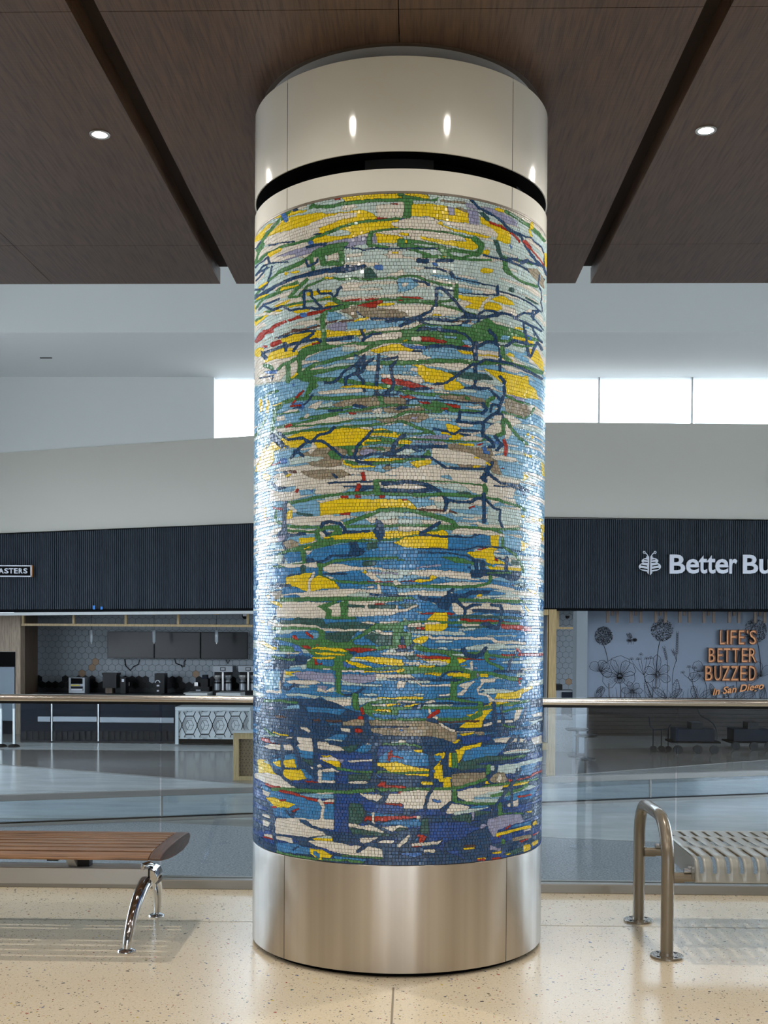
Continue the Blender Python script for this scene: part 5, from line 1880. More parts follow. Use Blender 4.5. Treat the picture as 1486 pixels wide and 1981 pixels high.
# ------------------------------------------------------------------ signs
def textmesh(name, body, rect, Y, depth, m, parent=None, offset=0., shear=0., rot=0., bevel=0.):
    cu = bpy.data.curves.new(name, 'FONT'); cu.body = body; cu.extrude = .5*depth; cu.offset = offset; cu.shear = shear; cu.resolution_u = 3
    cu.align_x = 'LEFT'; tmp = bpy.data.objects.new(name+'_tmp', cu); COL.objects.link(tmp)
    dg = bpy.context.evaluated_depsgraph_get(); me = bpy.data.meshes.new_from_object(tmp.evaluated_get(dg)); bpy.data.objects.remove(tmp); bpy.data.curves.remove(cu)
    v = np.empty(len(me.vertices)*3); me.vertices.foreach_get('co', v); v = v.reshape(-1, 3)
    a, b, c, d = fr(*rect, Y); lo, hi = v.min(0), v.max(0)
    x = a+(v[:, 0]-lo[0])/(hi[0]-lo[0])*(b-a); z = c+(v[:, 1]-lo[1])/(hi[1]-lo[1])*(d-c)
    if rot: xm, zm = (a+b)/2, (c+d)/2; cr, sr = math.cos(rot), math.sin(rot); x, z = xm+(x-xm)*cr-(z-zm)*sr, zm+(x-xm)*sr+(z-zm)*cr
    y = Y-depth/2-v[:, 2]
    me.vertices.foreach_set('co', np.stack([x, y, z], 1).astype(np.float32).ravel()); me.flip_normals() if False else None
    me.materials.clear(); me.materials.append(M[m] if isinstance(m, str) else m); me.update(); me.name = name
    o = bpy.data.objects.new(name, me); COL.objects.link(o)
    b_ = bmesh.new(); b_.from_mesh(me); bmesh.ops.recalc_face_normals(b_, faces=b_.faces); b_.to_mesh(me); b_.free()
    if parent is not None: o.parent = parent; o.matrix_parent_inverse = Matrix.Translation(-parent.location)
    return o
YS = YW-.2
tx = ['B', 'e', 't', 't', 'e', 'r', 'B', 'u']
xs_ = [(1295, 1325), (1326.5, 1352), (1351, 1367.5), (1367, 1383.5), (1383, 1408.5), (1410, 1425.5), (1436.5, 1466), (1468, 1492)]
tp = [1073, 1081.5, 1074.5, 1074.5, 1081.5, 1081.5, 1073.5, 1082]
t = thing('shop_sign', 'large white letters reading Better Bu on the charcoal slats', 'sign', py(1390, 1109, YS))
for ch, (x0, x1), y0 in zip(tx, xs_, tp):
    textmesh('letter', ch, (x0, y0, x1, 1110 if ch != 'u' else 1110.5), YS, .05, 'sign', t, offset=.018)
# bee emblem
t = thing('bee_emblem', 'white bee emblem with striped wings left of the big letters', 'sign', py(1257, 1113, YS))
def ell(cx, cy, rx, ry, n=28, Y=YS): return [(lambda p: (p[0], p[2]))(py(cx+rx*math.cos(2*math.pi*k/n), cy+ry*math.sin(2*math.pi*k/n), Y)) for k in range(n)]
mb = MB(); mb.prism(ell(1257, 1096.5, 21.5, 10), YS-.04, YS); mb.build('lower_wings', 'sign', t)
mb = MB(); mb.prism(ell(1257, 1085.5, 16, 7), YS-.042, YS); mb.build('upper_wings', 'sign', t)
mb = MB(); mb.prism([(lambda p: (p[0], p[2]))(py(x, y, YS)) for x, y in ((1250, 1106), (1264, 1106), (1257, 1113.5))], YS-.03, YS); mb.build('tail', 'sign', t)
mb = MB(); fbox(mb, 1251, 1076, 1263, 1079, YS-.03, .03); mb.build('head', 'sign', t)
mb = MB(); fbox(mb, 1256.4, 1076, 1257.8, 1114, YS-.048, .01)
for s_ in (-1, 1):
    for (x0, y0, x1, y1, h) in ((4, 1083, 10, 1081.5, 1.5), (3.5, 1087.5, 11, 1087, 1.6), (5, 1094, 16, 1092, 2.2), (4, 1100.5, 17, 1098.5, 2.4), (5, 1106, 12, 1104.5, 1.6)):
        q = [(lambda p: (p[0], p[2]))(py(1257+s_*x, y, YS-.05)) for x, y in ((x0, y0), (x1, y1), (x1+1.5, y1+h*.4), (x1, y1+h), (x0, y0+h))]
        mb.prism(q, YS-.052, YS-.04)
mb.build('stripes', 'band_back', t)
for s_ in (-1, 1):
    P = [py(1257+s_*x, y, YS-.02) for x, y in ((2.5, 1077), (5.5, 1072), (8.5, 1069.5))]
    mb = MB().tube(P, .011, 8); mb.tube([py(1257+s_*(10.6+2.2*math.cos(k*.7)), 1068.6+2*math.sin(k*.7), YS-.02) for k in range(10)], .009, 8); mb.build('antenna', 'sign', t)
# ASTERS sign
Y2 = wl_(30)-.26
t = thing('coffee_sign', 'small framed black sign with white letters ASTERS on left fascia', 'sign', py(20, 1117, Y2))
mb = MB(); fbox(mb, -60, 1094.5, 60.5, 1115, Y2-.02, .06); mb.build('panel', 'void', t)
mb = MB()
for r_ in ((-60, 1093.2, 61, 1095.4), (-60, 1113.6, 61, 1115.8), (58.8, 1093.2, 61, 1115.8)): fbox(mb, *r_, Y2-.05, .05)
mb.build('frame', 'sign', t)
mb = MB(); fbox(mb, 60.8, 1093.5, 62, 1116, Y2-.04, .08); mb.build('edge', 'amber', t)
for ch, x0, x1 in (('A', -2, 8), ('S', 9, 17), ('T', 18, 26.5), ('E', 28, 35), ('R', 37, 44.5), ('S', 46, 53.5)):
    textmesh('letter', ch, (x0, 1099.5, x1, 1109.5), Y2-.03, .03, 'sign', t, offset=.02)
# ================================================================== coffee bar on the left
YB = 27.6
def part(t, nm, rects, Y, th, m, **k):
    mb = MB()
    for r_ in rects: fbox(mb, *r_, Y, th)
    return mb.build(nm, m, t, **k)
sw = struct(MB().box(py(40, 1250, YB)[0]-.2, 3.2, YB+.1, YB+.3, FZ, 2.6).build('wall_bar_back', 'hexgrout'))
struct(MB().box(-11.3, 3.0, YW+.25, YB+.3, py(300, 1182, 25)[2]+.05, 2.9).build('ceiling_4', 'band_back'))
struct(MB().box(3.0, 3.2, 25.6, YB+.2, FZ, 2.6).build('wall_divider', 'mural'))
# hexagonal wall tiles
def hexwall(wall, cx0, cx1, zlow, zhigh, Y, pitch, blackline, special, limit, black_m='hexblack'):
    r = pitch/math.sqrt(3); me_cache = {}; rest = {'hexwhite_dim': MB(), 'hexblack': MB()}; cells = []
    j = 0; z = zlow
    while z < zhigh:
        x = cx0+(j % 2)*pitch/2
        while x < cx1: cells.append((x, z)); x += pitch
        z += r*1.5; j += 1
    def mesh(k):
        if k not in me_cache:
            R_ = r*.955; m = MB().prism([(R_*math.sin(i*math.pi/3), R_*math.cos(i*math.pi/3)) for i in range(6)], -.012, 0)
            me = bpy.data.meshes.new('hexagon_tile'); me.from_pydata(m.v, [], m.f); me.materials.append(M[k]); me_cache[k] = me
        return me_cache[k]
    n = 0
    def key(c):
        px, pyy = prj((c[0], Y, c[1])); return -pyy
    for (x, z) in sorted(cells, key=key, reverse=True):
        px, pyy = prj((x, Y, z)); k = 'hexwhite_dim'
        if pyy > blackline(px): k = 'hexblack'
        for sx, sy in special:
            if abs(px-sx) < 6.6 and abs(pyy-sy) < 5.4: k = 'hexwood'
        if (n < limit or k == 'hexwood') and pyy > 1184:
            o = bpy.data.objects.new('hexagon_tile', mesh(k)); COL.objects.link(o); o.parent = wall; o.location = (x, Y, z); n += 1
        else:
            R_ = r*.955; rest[k].prism([(x+R_*math.sin(i*math.pi/3), z+R_*math.cos(i*math.pi/3)) for i in range(6)], Y-.012, Y)
    for k, mb in rest.items():
        if mb.v: o = mb.build('hexagon_tiles_far', k, wall); o['kind'] = 'stuff'
def jag(px): return 1313+3*math.sin(px*.9)+3*math.sin(px*.37+1)
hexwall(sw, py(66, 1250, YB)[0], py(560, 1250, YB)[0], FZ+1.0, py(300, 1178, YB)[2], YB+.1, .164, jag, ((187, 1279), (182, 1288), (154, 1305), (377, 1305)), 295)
# left wood pier and return
t = thing('wood_pier', 'pale oak wall pier framing the fridge at far left', 'wall panel', py(20, 1424, 25.3))
part(t, 'front_panel', [(-170, 1187, 39.5, 1260), (30, 1260, 39.5, 1424), (-170, 1260, -90, 1424)], 25.3, .3, 'greyoak')
a = py(39.5, 1300, 25.3); b = py(72, 1300, YB)
mb = MB(); mb.quadprism([(a[0], 25.6, FZ), (b[0], YB+.04, FZ), (b[0], YB+.04, 1.86), (a[0], 25.6, 1.86)], (-.08, 0, 0)); mb.build('side_panel', 'browoak', t)
t = thing('upright_fridge', 'upright fridge with black head and pale door in oak pier', 'fridge', py(10, 1424, 25.4))
part(t, 'head', [(-89, 1261, 29.5, 1289)], 25.32, .5, 'void'); part(t, 'door', [(-89, 1290, 28, 1394)], 25.32, .5, 'fridge_door'); part(t, 'base', [(-89, 1395, 29.5, 1424)], 25.32, .5, 'navy')
# oak lintel frame
t = thing('oak_lintel_frame', 'long pale oak overhead frame hanging over the coffee bar', 'frame', py(265, 1212, 25.0))
part(t, 'rail', [(41, 1207.4, 489, 1212)], 25.0, .1, 'oak')
for x in (44, 142, 243, 344.5, 479): part(t, 'post', [(x-2.2, 1187, x+2.2, 1207.5)], 25.0, .09, 'oak')
# televisions
for i, (x0, x1, l) in enumerate(((208, 298, 'left'), (299, 387.5, 'middle'), (389, 479, 'right'))):
    t = thing('menu_screen', l+' of three dark menu screens on the hexagon tile wall', 'television', py((x0+x1)/2, 1274, YB-.2), 'menu screens')
    part(t, 'casing', [(x0, 1222+.5*i, x1, 1273.5+.7*i)], YB-.19, .08, 'black'); part(t, 'panel', [(x0+1, 1223+.5*i, x1-1, 1272.5+.7*i)], YB-.2, .012, 'screen')
    part(t, 'wall_bracket', [((x0+x1)/2-12, 1235, (x0+x1)/2+12, 1262)], YB-.11, .19, 'black')
for pts, l in (([(241, 1275), (243, 1288), (252, 1297), (258, 1290), (268, 1285), (270, 1276)], 'left'), ([(338, 1275), (340, 1283), (350, 1287), (353, 1292), (351, 1286), (356, 1290), (356, 1281), (360, 1276)], 'middle'), ([(437, 1276), (441, 1284), (444, 1277)], 'right')):
    tag(MB().tube([py(x, y, YB+.06) for x, y in pts], .012, 5).build('loose_cable', 'black'), 'loose black cable looping under the %s menu screen' % l, 'cable')
# pendants
for x, l in ((177, 'left'), (298, 'middle'), (419, 'right')):
    t = thing('glass_pendant', l+' of three clear glass pendant lamps over coffee bar', 'lamp', py(x, 1244, 26.4), 'glass pendants')
    c = py(x, 1231, 26.4); r_ = .035
    a_, b_ = py(x, 1243, 26.4)[2], py(x, 1219, 26.4)[2]
    MB().lathe([(.0, a_), (.03, a_), (.042, a_+.02), (.042, b_-.02), (.03, b_), (0, b_)], (c[0], c[1], 0), 12).build('glass_tube', 'lampglass', t, True)
    MB().lathe([(.022, a_+.02), (.022, b_-.03)], (c[0], c[1], 0), 8).build('inner_tube', 'sign', t)
    MB().tube([(c[0], c[1], b_), (c[0], c[1], py(x, 1181, 26.4)[2])], .005, 5).build('cord', 'black', t)
    MB().lathe([(0, a_-.035), (.012, a_-.03), (.012, a_)], (c[0], c[1], 0), 8).build('finial', 'alu', t)
    part(t, 'ceiling_plate', [(x-4, 1187, x+4, 1190)], 26.36, .08, 'oak')
t = thing('security_dome', 'small white security dome at top right of coffee bar', 'camera', py(474, 1196, 26.4))
c = py(474, 1193, 26.4); MB().lathe([(.0, -.06), (.05, -.045), (.07, 0), (.07, .05)], c, 12).build('dome', 'black', t, True); part(t, 'mount', [(470, 1181, 478, 1192)], 26.33, .14, 'sign')
# appliances on the back counter
YC = 26.9
tag(part(None, 'back_counter', [(70, 1343.6, 352, 1347), (72, 1347, 352, 1420)], YC-.2, .9, 'black'), 'long black back counter under the hexagon tiles', 'counter')
def appl(name, lab, cat, base, parts, Y=YC):
    t = thing(name, lab, cat, py(base, 1342, Y))
    for nm, rects, dy, th, m in parts: part(t, nm, rects, Y+dy, th, m)
    return t
appl('toaster_oven', 'steel countertop toaster oven with yellow label strip', 'oven', 148, [('body', [(133, 1311, 164, 1342)], 0, .45, 'steel'), ('door', [(137, 1312, 159, 1323)], -.02, .03, 'void'), ('label_strip', [(137, 1324.5, 154, 1327)], -.02, .02, 'yellow'), ('handle', [(138, 1333, 159, 1335.5)], -.06, .04, 'sign'), ('lower_panel', [(137, 1328, 160, 1332)], -.01, .02, 'navy')])
appl('towel_dispenser', 'bulky black dispenser beside the steel toaster oven', 'dispenser', 212, [('body', [(199, 1304, 225, 1331)], 0, .35, 'black'), ('lid', [(197, 1302, 226, 1306)], -.02, .38, 'black'), ('tray', [(204, 1331, 217, 1342)], .02, .3, 'browoak')])
appl('coffee_grinder', 'tall black coffee grinder with a round white dial', 'grinder', 305, [('body', [(299, 1303, 318, 1342)], 0, .35, 'black'), ('dial_plate', [(303, 1325, 308, 1328)], -.02, .02, 'sign'), ('lower_plate', [(303.5, 1335, 307.5, 1338)], -.02, .02, 'sign')])
t = bpy.data.objects['coffee_grinder']; MB().tube([py(305+4.4*math.cos(a_), 1321+4.6*math.sin(a_), YC-.02) for a_ in [math.pi*(1.0+k/8) for k in range(9)]], .012, 5).build('dial_ring', 'sign', t)
appl('bean_hopper', 'slim black bean hopper between dispenser and grinder', 'hopper', 237, [('body', [(233, 1311, 243, 1342)], 0, .3, 'black'), ('label_plate', [(235.5, 1314, 240, 1319)], -.02, .02, 'sign')])
appl('espresso_grinder', 'black espresso grinder beside the twin brewers', 'grinder', 396, [('body', [(388, 1314, 402, 1330)], 0, .3, 'black'), ('hopper', [(391, 1306, 400, 1314)], .03, .22, 'navy'), ('base', [(372, 1329, 405, 1341)], -.02, .4, 'black'), ('label_plate', [(379, 1334, 388, 1337)], -.03, .02, 'steel')])
for i, x in enumerate((412, 461)):
    t = appl('twin_coffee_brewer', ('left' if i == 0 else 'right')+' of two steel topped twin coffee brewers with thermal carafes', 'coffee maker', x+19,
             [('head', [(x, 1288.5, x+38, 1300)], -.1, .5, 'steel'), ('display_frame', [(x+14, 1291, x+24, 1297.5)], -.115, .02, 'black'), ('display', [(x+15.3, 1292.2, x+22.7, 1296.3)], -.12, .02, 'steel'),
              ('centre_post', [(x+17.4, 1300, x+20.6, 1341)], -.05, .06, 'alu'), ('back', [(x+3, 1300, x+36, 1341)], .3, .08, 'black'), ('base', [(x+1, 1336, x+38, 1342)], -.1, .5, 'black')])
    t['group'] = 'twin coffee brewers'
    for dx in (9, 29):
        c = py(x+dx, 1336, YC+.1); s_ = .0122
        cf_ = MB().lathe([(0, 0), (.085, 0), (.085, .20), (.06, .25), (0, .26)], c, 14).build('carafe', 'steel', t, True)
        MB().lathe([(.05, .25), (.1, .33), (.1, .36), (0, .36)], c, 12).build('funnel', 'alu' if dx == 9 else 'steel', t, True)
        MB().lathe([(.088, .17), (.088, .2), (.05, .25)], c, 12).build('collar', 'black', cf_, True)
for x, l in ((246, 'left'), (379, 'right')):
    mb = MB(); fbox(mb, x-3, 1320, x+4, 1327, YB-.06, .05); tag(mb.build('wall_socket', 'alu'), l+' metal wall socket on the black hexagon tiles', 'socket')
# low plinths right of the case
for i, (x0, x1) in enumerate(((355, 401), (418, 465))):
    t = tag(part(None, 'grey_plinth', [(x0, 1340.5, x1, 1420)], 25.2, .7, 'lipgrey'), ('left' if i == 0 else 'right')+' of two pale grey service plinths behind the patterned counter', 'plinth')
# refrigerated display case
YD = 23.5
t = thing('display_case', 'long dark navy refrigerated display case with pale shelf strips', 'display case', py(190, 1437, YD))
part(t, 'body', [(40, 1349, 339, 1437)], YD, .9, 'navy')
part(t, 'top', [(39, 1346, 340, 1350)], YD-.03, 1., 'black')
part(t, 'grille', [(40, 1434, 339, 1438)], YD-.02, .05, 'black')
for x0, x1 in ((73, 97), (102, 187), (193, 336)): part(t, 'price_rail', [(x0, 1386.5 if x0 < 190 else 1388, x1, 1396 if x0 < 190 else 1398)], YD-.04, .05, 'steel')
for x in (100, 190): part(t, 'divider', [(x-1, 1350, x+1, 1434)], YD-.03, .04, 'alu')
for k in range(26): part(t, 'louvre', [(44+k*11.3, 1415, 51+k*11.3, 1431)], YD-.02, .03, 'black')
# counter with cube pattern
YP = 23.0
t = thing('patterned_counter', 'grey framed counter front with black hexagon cube pattern', 'counter', py(412, 1439, YP))
part(t, 'body', [(340, 1369, 484, 1430)], YP+.03, .7, 'lipgrey'); part(t, 'kick', [(345, 1429, 480, 1439)], YP+.06, .6, 'band_back')
part(t, 'frame_top', [(339, 1368, 484.5, 1375)], YP, .75, 'lipgrey'); part(t, 'frame_side', [(339, 1375, 345, 1440)], YP, .1, 'lipgrey'); part(t, 'frame_side', [(482.5, 1375, 485, 1440)], YP, .1, 'lipgrey')
mb = MB(); bold = MB()
def seg(m_, x0, y0, x1, y1, w_):
    x0c, x1c, y0c, y1c = x0, x1, y0, y1
    if min(x0, x1) < 345 or max(x0, x1) > 482 or min(y0, y1) < 1375 or max(y0, y1) > 1429: return
    a_ = py(x0, y0, YP+.024); b_ = py(x1, y1, YP+.024); dx, dz = b_[0]-a_[0], b_[2]-a_[2]; L = math.hypot(dx, dz)+1e-9; nx, nz = -dz/L*w_/2, dx/L*w_/2
    m_.add([(a_[0]+nx, YP+.024, a_[2]+nz), (b_[0]+nx, YP+.024, b_[2]+nz), (b_[0]-nx, YP+.024, b_[2]-nz), (a_[0]-nx, YP+.024, a_[2]-nz)], [(0, 1, 2, 3)])
def hexp(cx, cy, rx, ry): return [(cx+rx*u, cy+ry*v) for u, v in ((1, 0), (.5, -1), (-.5, -1), (-1, 0), (-.5, 1), (.5, 1))]
for j, cy in enumerate((1368, 1385.5, 1403, 1420.5, 1438)):
    for i in range(-1, 7):
        cx = 338+i*29.5+(0 if j % 2 else 14.7)+14
        H_ = hexp(cx, cy, 15.5, 17.5/1.0*.98)
        def cut(m_, p, q, w_):
            n = 6
            for k in range(n):
                seg(m_, p[0]+(q[0]-p[0])*k/n, p[1]+(q[1]-p[1])*k/n, p[0]+(q[0]-p[0])*(k+1)/n, p[1]+(q[1]-p[1])*(k+1)/n, w_)
        if j % 2 == 0:
            for k in range(6): cut(bold, H_[k], H_[(k+1) % 6], .016)
            I_ = hexp(cx, cy, 8, 9)
            for k in range(6): cut(mb, I_[k], I_[(k+1) % 6], .006)
            for k in (0, 2, 4): cut(mb, (cx, cy), I_[k], .006)
            for g_ in (.62, .74, .86):
                G_ = hexp(cx, cy, 15.5*g_, 17.2*g_)
                for k in (1, 2, 3): cut(mb, G_[k], G_[(k+1) % 6], .005)
bold.build('pattern_outline', 'ink', t)['kind'] = 'stuff'; mb.build('pattern_hatching', 'ink', t)['kind'] = 'stuff'
# oak gate with perforated screen
YG = 17.6
t = thing('oak_screen_gate', 'low oak framed gate with honeycomb mesh beside the column', 'gate', py(470, 1513, YG))
part(t, 'stile', [(451, 1418, 461.5, 1511)], YG, .12, 'oak'); part(t, 'stile', [(520, 1418, 531, 1513)], YG, .12, 'oak')
part(t, 'top_rail', [(461.5, 1418, 520, 1430)], YG, .12, 'oak'); part(t, 'bottom_rail', [(461.5, 1502, 520, 1511)], YG, .12, 'oak')
part(t, 'screen_backing', [(461.5, 1430, 520, 1502)], YG+.08, .02, 'browoak')
hm = MB(); x0_, x1_, z0_, z1_ = fr(462, 1430, 520, 1502, YG+.05); p_ = .055; zz = z0_+.02; j = 0
while zz < z1_-.01:
    x = x0_+.03+(j % 2)*p_/2
    while x < x1_-.02:
        for k in range(6):
            a_, b_ = k*math.pi/3, (k+1)*math.pi/3
            hm.add([(x+.026*math.sin(a_), YG+.06, zz+.026*math.cos(a_)), (x+.026*math.sin(b_), YG+.06, zz+.026*math.cos(b_)), (x+.021*math.sin(b_), YG+.06, zz+.021*math.cos(b_)), (x+.021*math.sin(a_), YG+.06, zz+.021*math.cos(a_))], [(0, 1, 2, 3)])
        x += p_
    zz += p_*.87; j += 1
hm.build('honeycomb_mesh', 'oak', t)['kind'] = 'stuff'
mb = MB(); fbox(mb, 449, 1415, 533, 1418, YG-.03, .3); mb.build('cap', 'lipgrey', t)
# queue posts
for x, l in ((2, 'leftmost steel queue post standing before the dark display case'), (27, 'second steel queue post from left before the dark display case')):
    Yq = 22.4; c = pz(x, 1448, FZ); c = (py(x, 1448, Yq)[0], Yq, FZ)
    t = thing('queue_post', l, 'queue post', c, 'queue posts')
    h_ = py(x, 1357, Yq)[2]-FZ
    MB().lathe([(0, .07), (.05, .068), (.1, .045), (.12, .015), (.12, 0)], c, 20).build('base', 'black', t, True)
    MB().lathe([(.027, .05), (.027, h_), (0, h_)], c, 12).build('post', 'alu', t, True)
    MB().lathe([(.033, h_-.14), (.033, h_-.02)], c, 12).build('collar', 'steel', t, True)

# ================================================================== right-hand shop
YM = 26.2
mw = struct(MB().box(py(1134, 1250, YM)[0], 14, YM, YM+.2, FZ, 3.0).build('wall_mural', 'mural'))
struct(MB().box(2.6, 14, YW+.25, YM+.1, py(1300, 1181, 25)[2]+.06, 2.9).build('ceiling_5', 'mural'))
struct(MB().box(py(1050, 1250, YM)[0], py(1134, 1250, YM)[0], YM-.05, YM+.2, FZ, 3.0).build('wall_hex', 'hexgrout'))
mb = MB(); fbox(mb, 1134, 1352, 1980, 1449, YM-.06, .06); wn_ = mb.build('wainscot', 'mirror_wood', mw)
for k in range(11): part(mw, 'plank_joint', [(1134, 1358+k*8, 1980, 1358.7+k*8)], YM-.064, .004, 'void')
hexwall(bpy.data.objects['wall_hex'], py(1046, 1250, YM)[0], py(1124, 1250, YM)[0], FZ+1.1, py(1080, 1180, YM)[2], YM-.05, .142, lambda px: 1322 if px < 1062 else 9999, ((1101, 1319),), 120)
t = thing('oak_post_screen', 'tall oak door frame standing right beside the column', 'frame', py(1065, 1500, 18.6))
part(t, 'post', [(1061, 1179, 1075.5, 1500)], 18.6, .25, 'oak'); part(t, 'head', [(1020, 1179, 1061, 1190)], 18.6, .25, 'oak')
part(t, 'cross_rail', [(1020, 1438, 1061, 1451)], 18.6, .2, 'oak'); part(t, 'edge_strip', [(1059.6, 1190, 1061, 1438)], 18.62, .03, 'mirror_wood')
t = thing('oak_shelf_frame', 'short oak overhead frame in front of the right hexagon tiles', 'frame', py(1098, 1217, 25.2))
part(t, 'rail', [(1076, 1213, 1118, 1217)], 25.2, .1, 'oak'); part(t, 'post', [(1077, 1178, 1082, 1213)], 25.2, .1, 'oak')
tag(MB().lathe([(0, -.05), (.04, -.03), (.05, .02)], py(1098, 1193, 25.5), 10).build('ceiling_spot', 'black', None, True), 'tiny black ceiling spot above the right hexagon tiles', 'light')
t = thing('counter_fridge', 'steel counter fridge with dark glass door beside the oak frame', 'fridge', py(1094, 1392, 23.9))
part(t, 'body', [(1074, 1336, 1113, 1391)], 23.9, .7, 'steel'); part(t, 'glass_door', [(1087, 1339, 1108, 1388)], 23.87, .03, 'navy'); part(t, 'side_frame', [(1108, 1333, 1113, 1392)], 23.86, .05, 'alu')
tag(part(None, 'serving_tray', [(1075, 1324, 1088, 1334.8)], 24.0, .4, 'black'), 'black box tray on top of the counter fridge', 'tray')
t = thing('speckled_counter', 'white speckled counter block beneath the counter fridge', 'counter', py(1092, 1468, 22.4))
part(t, 'body', [(1071, 1392, 1114, 1462)], 22.4, 1.2, 'terr_counter'); part(t, 'kick', [(1073, 1462, 1113, 1470)], 22.5, 1., 'void')
t = tag(part(None, 'grey_pillar', [(1115, 1182, 1136, 1457)], 22.0, .5, 'pillar'), 'square pale grey pillar between hexagon tiles and flower mural', 'pillar')
for i, (x, y) in enumerate(((1117, 1411), (1134, 1423))):
    t = thing('bistro_table', ('upper' if i == 0 else 'lower')+' of two dark round tabletops beside the grey pillar', 'table', py(x, 1455, 21.2+.2*(1-i)), 'dark round tables')
    c = py(x, y, 21.6-.5*i); MB().lathe([(0, .02), (.2, .02), (.22, .0), (.2, -.02), (0, -.02)], c, 24).build('tabletop', 'black', t, True)
    MB().lathe([(.03, FZ-c[2]), (.03, -.02)], c, 10).build('pedestal', 'black', t, True); MB().lathe([(0, FZ-c[2]+.03), (.18, FZ-c[2]+.02), (.18, FZ-c[2])], c, 20).build('foot', 'black', t, True)
# hanging sticks in threes
k = 0
for x in (1185.5, 1231, 1278.5, 1325, 1372, 1421, 1471, 1520):
    for dx, yb, n in ((-9.3, 1204.5, 'left long'), (0, 1191, 'short middle'), (9.5, 1204.5, 'right long')):
        mb = MB(); fbox(mb, x+dx-2.6, 1180, x+dx+2.6, yb+(k//3)*.1, 25.4, .06)
        o = tag(mb.build('hanging_slat', 'stick'), '%s grey brown wooden slat in the %s cluster hanging over the mural' % (n, ['first', 'second', 'third', 'fourth', 'fifth', 'sixth', 'seventh', 'eighth'][k//3]), 'slat', 'hanging wooden slats'); k += 1
# mural drawing: flat ink lines on the wall
ink = MB(); YI = YM-.012
def iline(pts, w0, w1=None):
    w1 = w0 if w1 is None else w1; P = [py(x, y, YI) for x, y in pts]; n = len(P)
    for i in range(n-1):
        a_, b_ = P[i], P[i+1]; dx, dz = b_[0]-a_[0], b_[2]-a_[2]; L = math.hypot(dx, dz)+1e-9
        wa, wb = [(w0+(w1-w0)*t/(n-1))*.0118/2 for t in (i, i+1)]; nx, nz = -dz/L, dx/L
        ink.add([(a_[0]+nx*wa, YI, a_[2]+nz*wa), (b_[0]+nx*wb, YI, b_[2]+nz*wb), (b_[0]-nx*wb, YI, b_[2]-nz*wb), (a_[0]-nx*wa, YI, a_[2]-nz*wa)], [(0, 1, 2, 3)])
def bez(p0, p1, p2, n=8): return [((1-t)**2*p0[0]+2*t*(1-t)*p1[0]+t*t*p2[0], (1-t)**2*p0[1]+2*t*(1-t)*p1[1]+t*t*p2[1]) for t in [i/n for i in range(n+1)]]
def ball(cx, cy, r_, stem):
    for i in range(620):
        a_ = rnd.uniform(0, 2*math.pi); q = r_*math.sqrt(rnd.random()); x, y = cx+q*math.cos(a_), cy+q*math.sin(a_)
        if x < 1151.5: continue
        b_ = a_+rnd.uniform(-1, 1); iline([(x, y), (x+1.3*math.cos(b_), y+1.5*math.sin(b_))], 1.0)
    iline(bez(*stem), 1.3, 1.0)
def petal(cx, cy, a_, L, wd, veins=5):
    ux, uy = math.cos(a_), math.sin(a_); vx, vy = -uy, ux
    def P(s, t): return (cx+ux*L*s+vx*wd*t, cy+uy*L*s+vy*wd*t)
    rim = [P(s, t) for s, t in ((.04, 0), (.3, .32), (.62, .52), (.85, .46), (.95, .2), (1.02, .04), (.96, -.18), (.86, -.44), (.62, -.5), (.3, -.3), (.04, 0))]
    iline(rim, .75)
    for k in range(veins):
        t = (k-(veins-1)/2)/veins*.8; iline([P(.12, t*.2), P(.45, t*.7), P(.78+.1*rnd.random(), t)], .5, .2)
def leaf(x0, y0, x1, y1, wd, veins=5):
    L = math.hypot(x1-x0, y1-y0); nx, ny = -(y1-y0)/L, (x1-x0)/L
    for s in (-1, 1): iline(bez((x0, y0), ((x0+x1)/2+nx*wd*s, (y0+y1)/2+ny*wd*s), (x1, y1)), .7)
    iline([(x0, y0), (x1, y1)], .8, .3)
    for k in range(1, veins):
        t = k/veins; X, Y_ = x0+(x1-x0)*t, y0+(y1-y0)*t
        for s in (-1, 1): iline([(X, Y_), (X+nx*wd*.42*s+(x1-x0)*.08, Y_+ny*wd*.42*s+(y1-y0)*.08)], .35)
def stalk(pts, n, r_=2.2):
    iline(pts, .8); n = n*3//4
    P = pts[-1]; Q = pts[-2]; L = math.hypot(P[0]-Q[0], P[1]-Q[1])+1e-9; ux, uy = (P[0]-Q[0])/L, (P[1]-Q[1])/L
    for k in range(n):
        for s in (-1, 1):
            bx, by = P[0]-ux*k*4.4, P[1]-uy*k*4.4; iline(bez((bx, by), (bx-uy*s*r_*1.3, by+ux*s*r_*1.3), (bx+ux*4-uy*s*r_*.5, by+uy*4+ux*s*r_*.5), 5), .6)
def umbel(cx, cy, heads):
    for hx_, hy_ in heads:
        iline(bez((cx, cy), (hx_+(cx-hx_)*.25, (cy+hy_)/2), (hx_, hy_)), .7, .5)
        for k in range(6):
            a_ = math.pi*(1+k/5); iline([(hx_, hy_), (hx_+4*math.cos(a_), hy_+4*math.sin(a_))], .45); iline([(hx_+4*math.cos(a_)-.5, hy_+4*math.sin(a_)), (hx_+4*math.cos(a_)+.5, hy_+4*math.sin(a_))], 1)
ball(1168, 1230, 17, ((1167, 1246), (1174, 1262), (1176, 1279)))
ball(1281, 1219, 21, ((1277, 1240), (1270, 1262), (1269, 1330))); ball(1462, 1220, 22, ((1465, 1240), (1473, 1270), (1472, 1310)))
for a_, L in ((-1.55, 39), (-.75, 34), (-2.5, 38), (.25, 30), (2.8, 34), (1.2, 14), (1.9, 14)): petal(1199, 1308, a_, L, L*.95, 7)
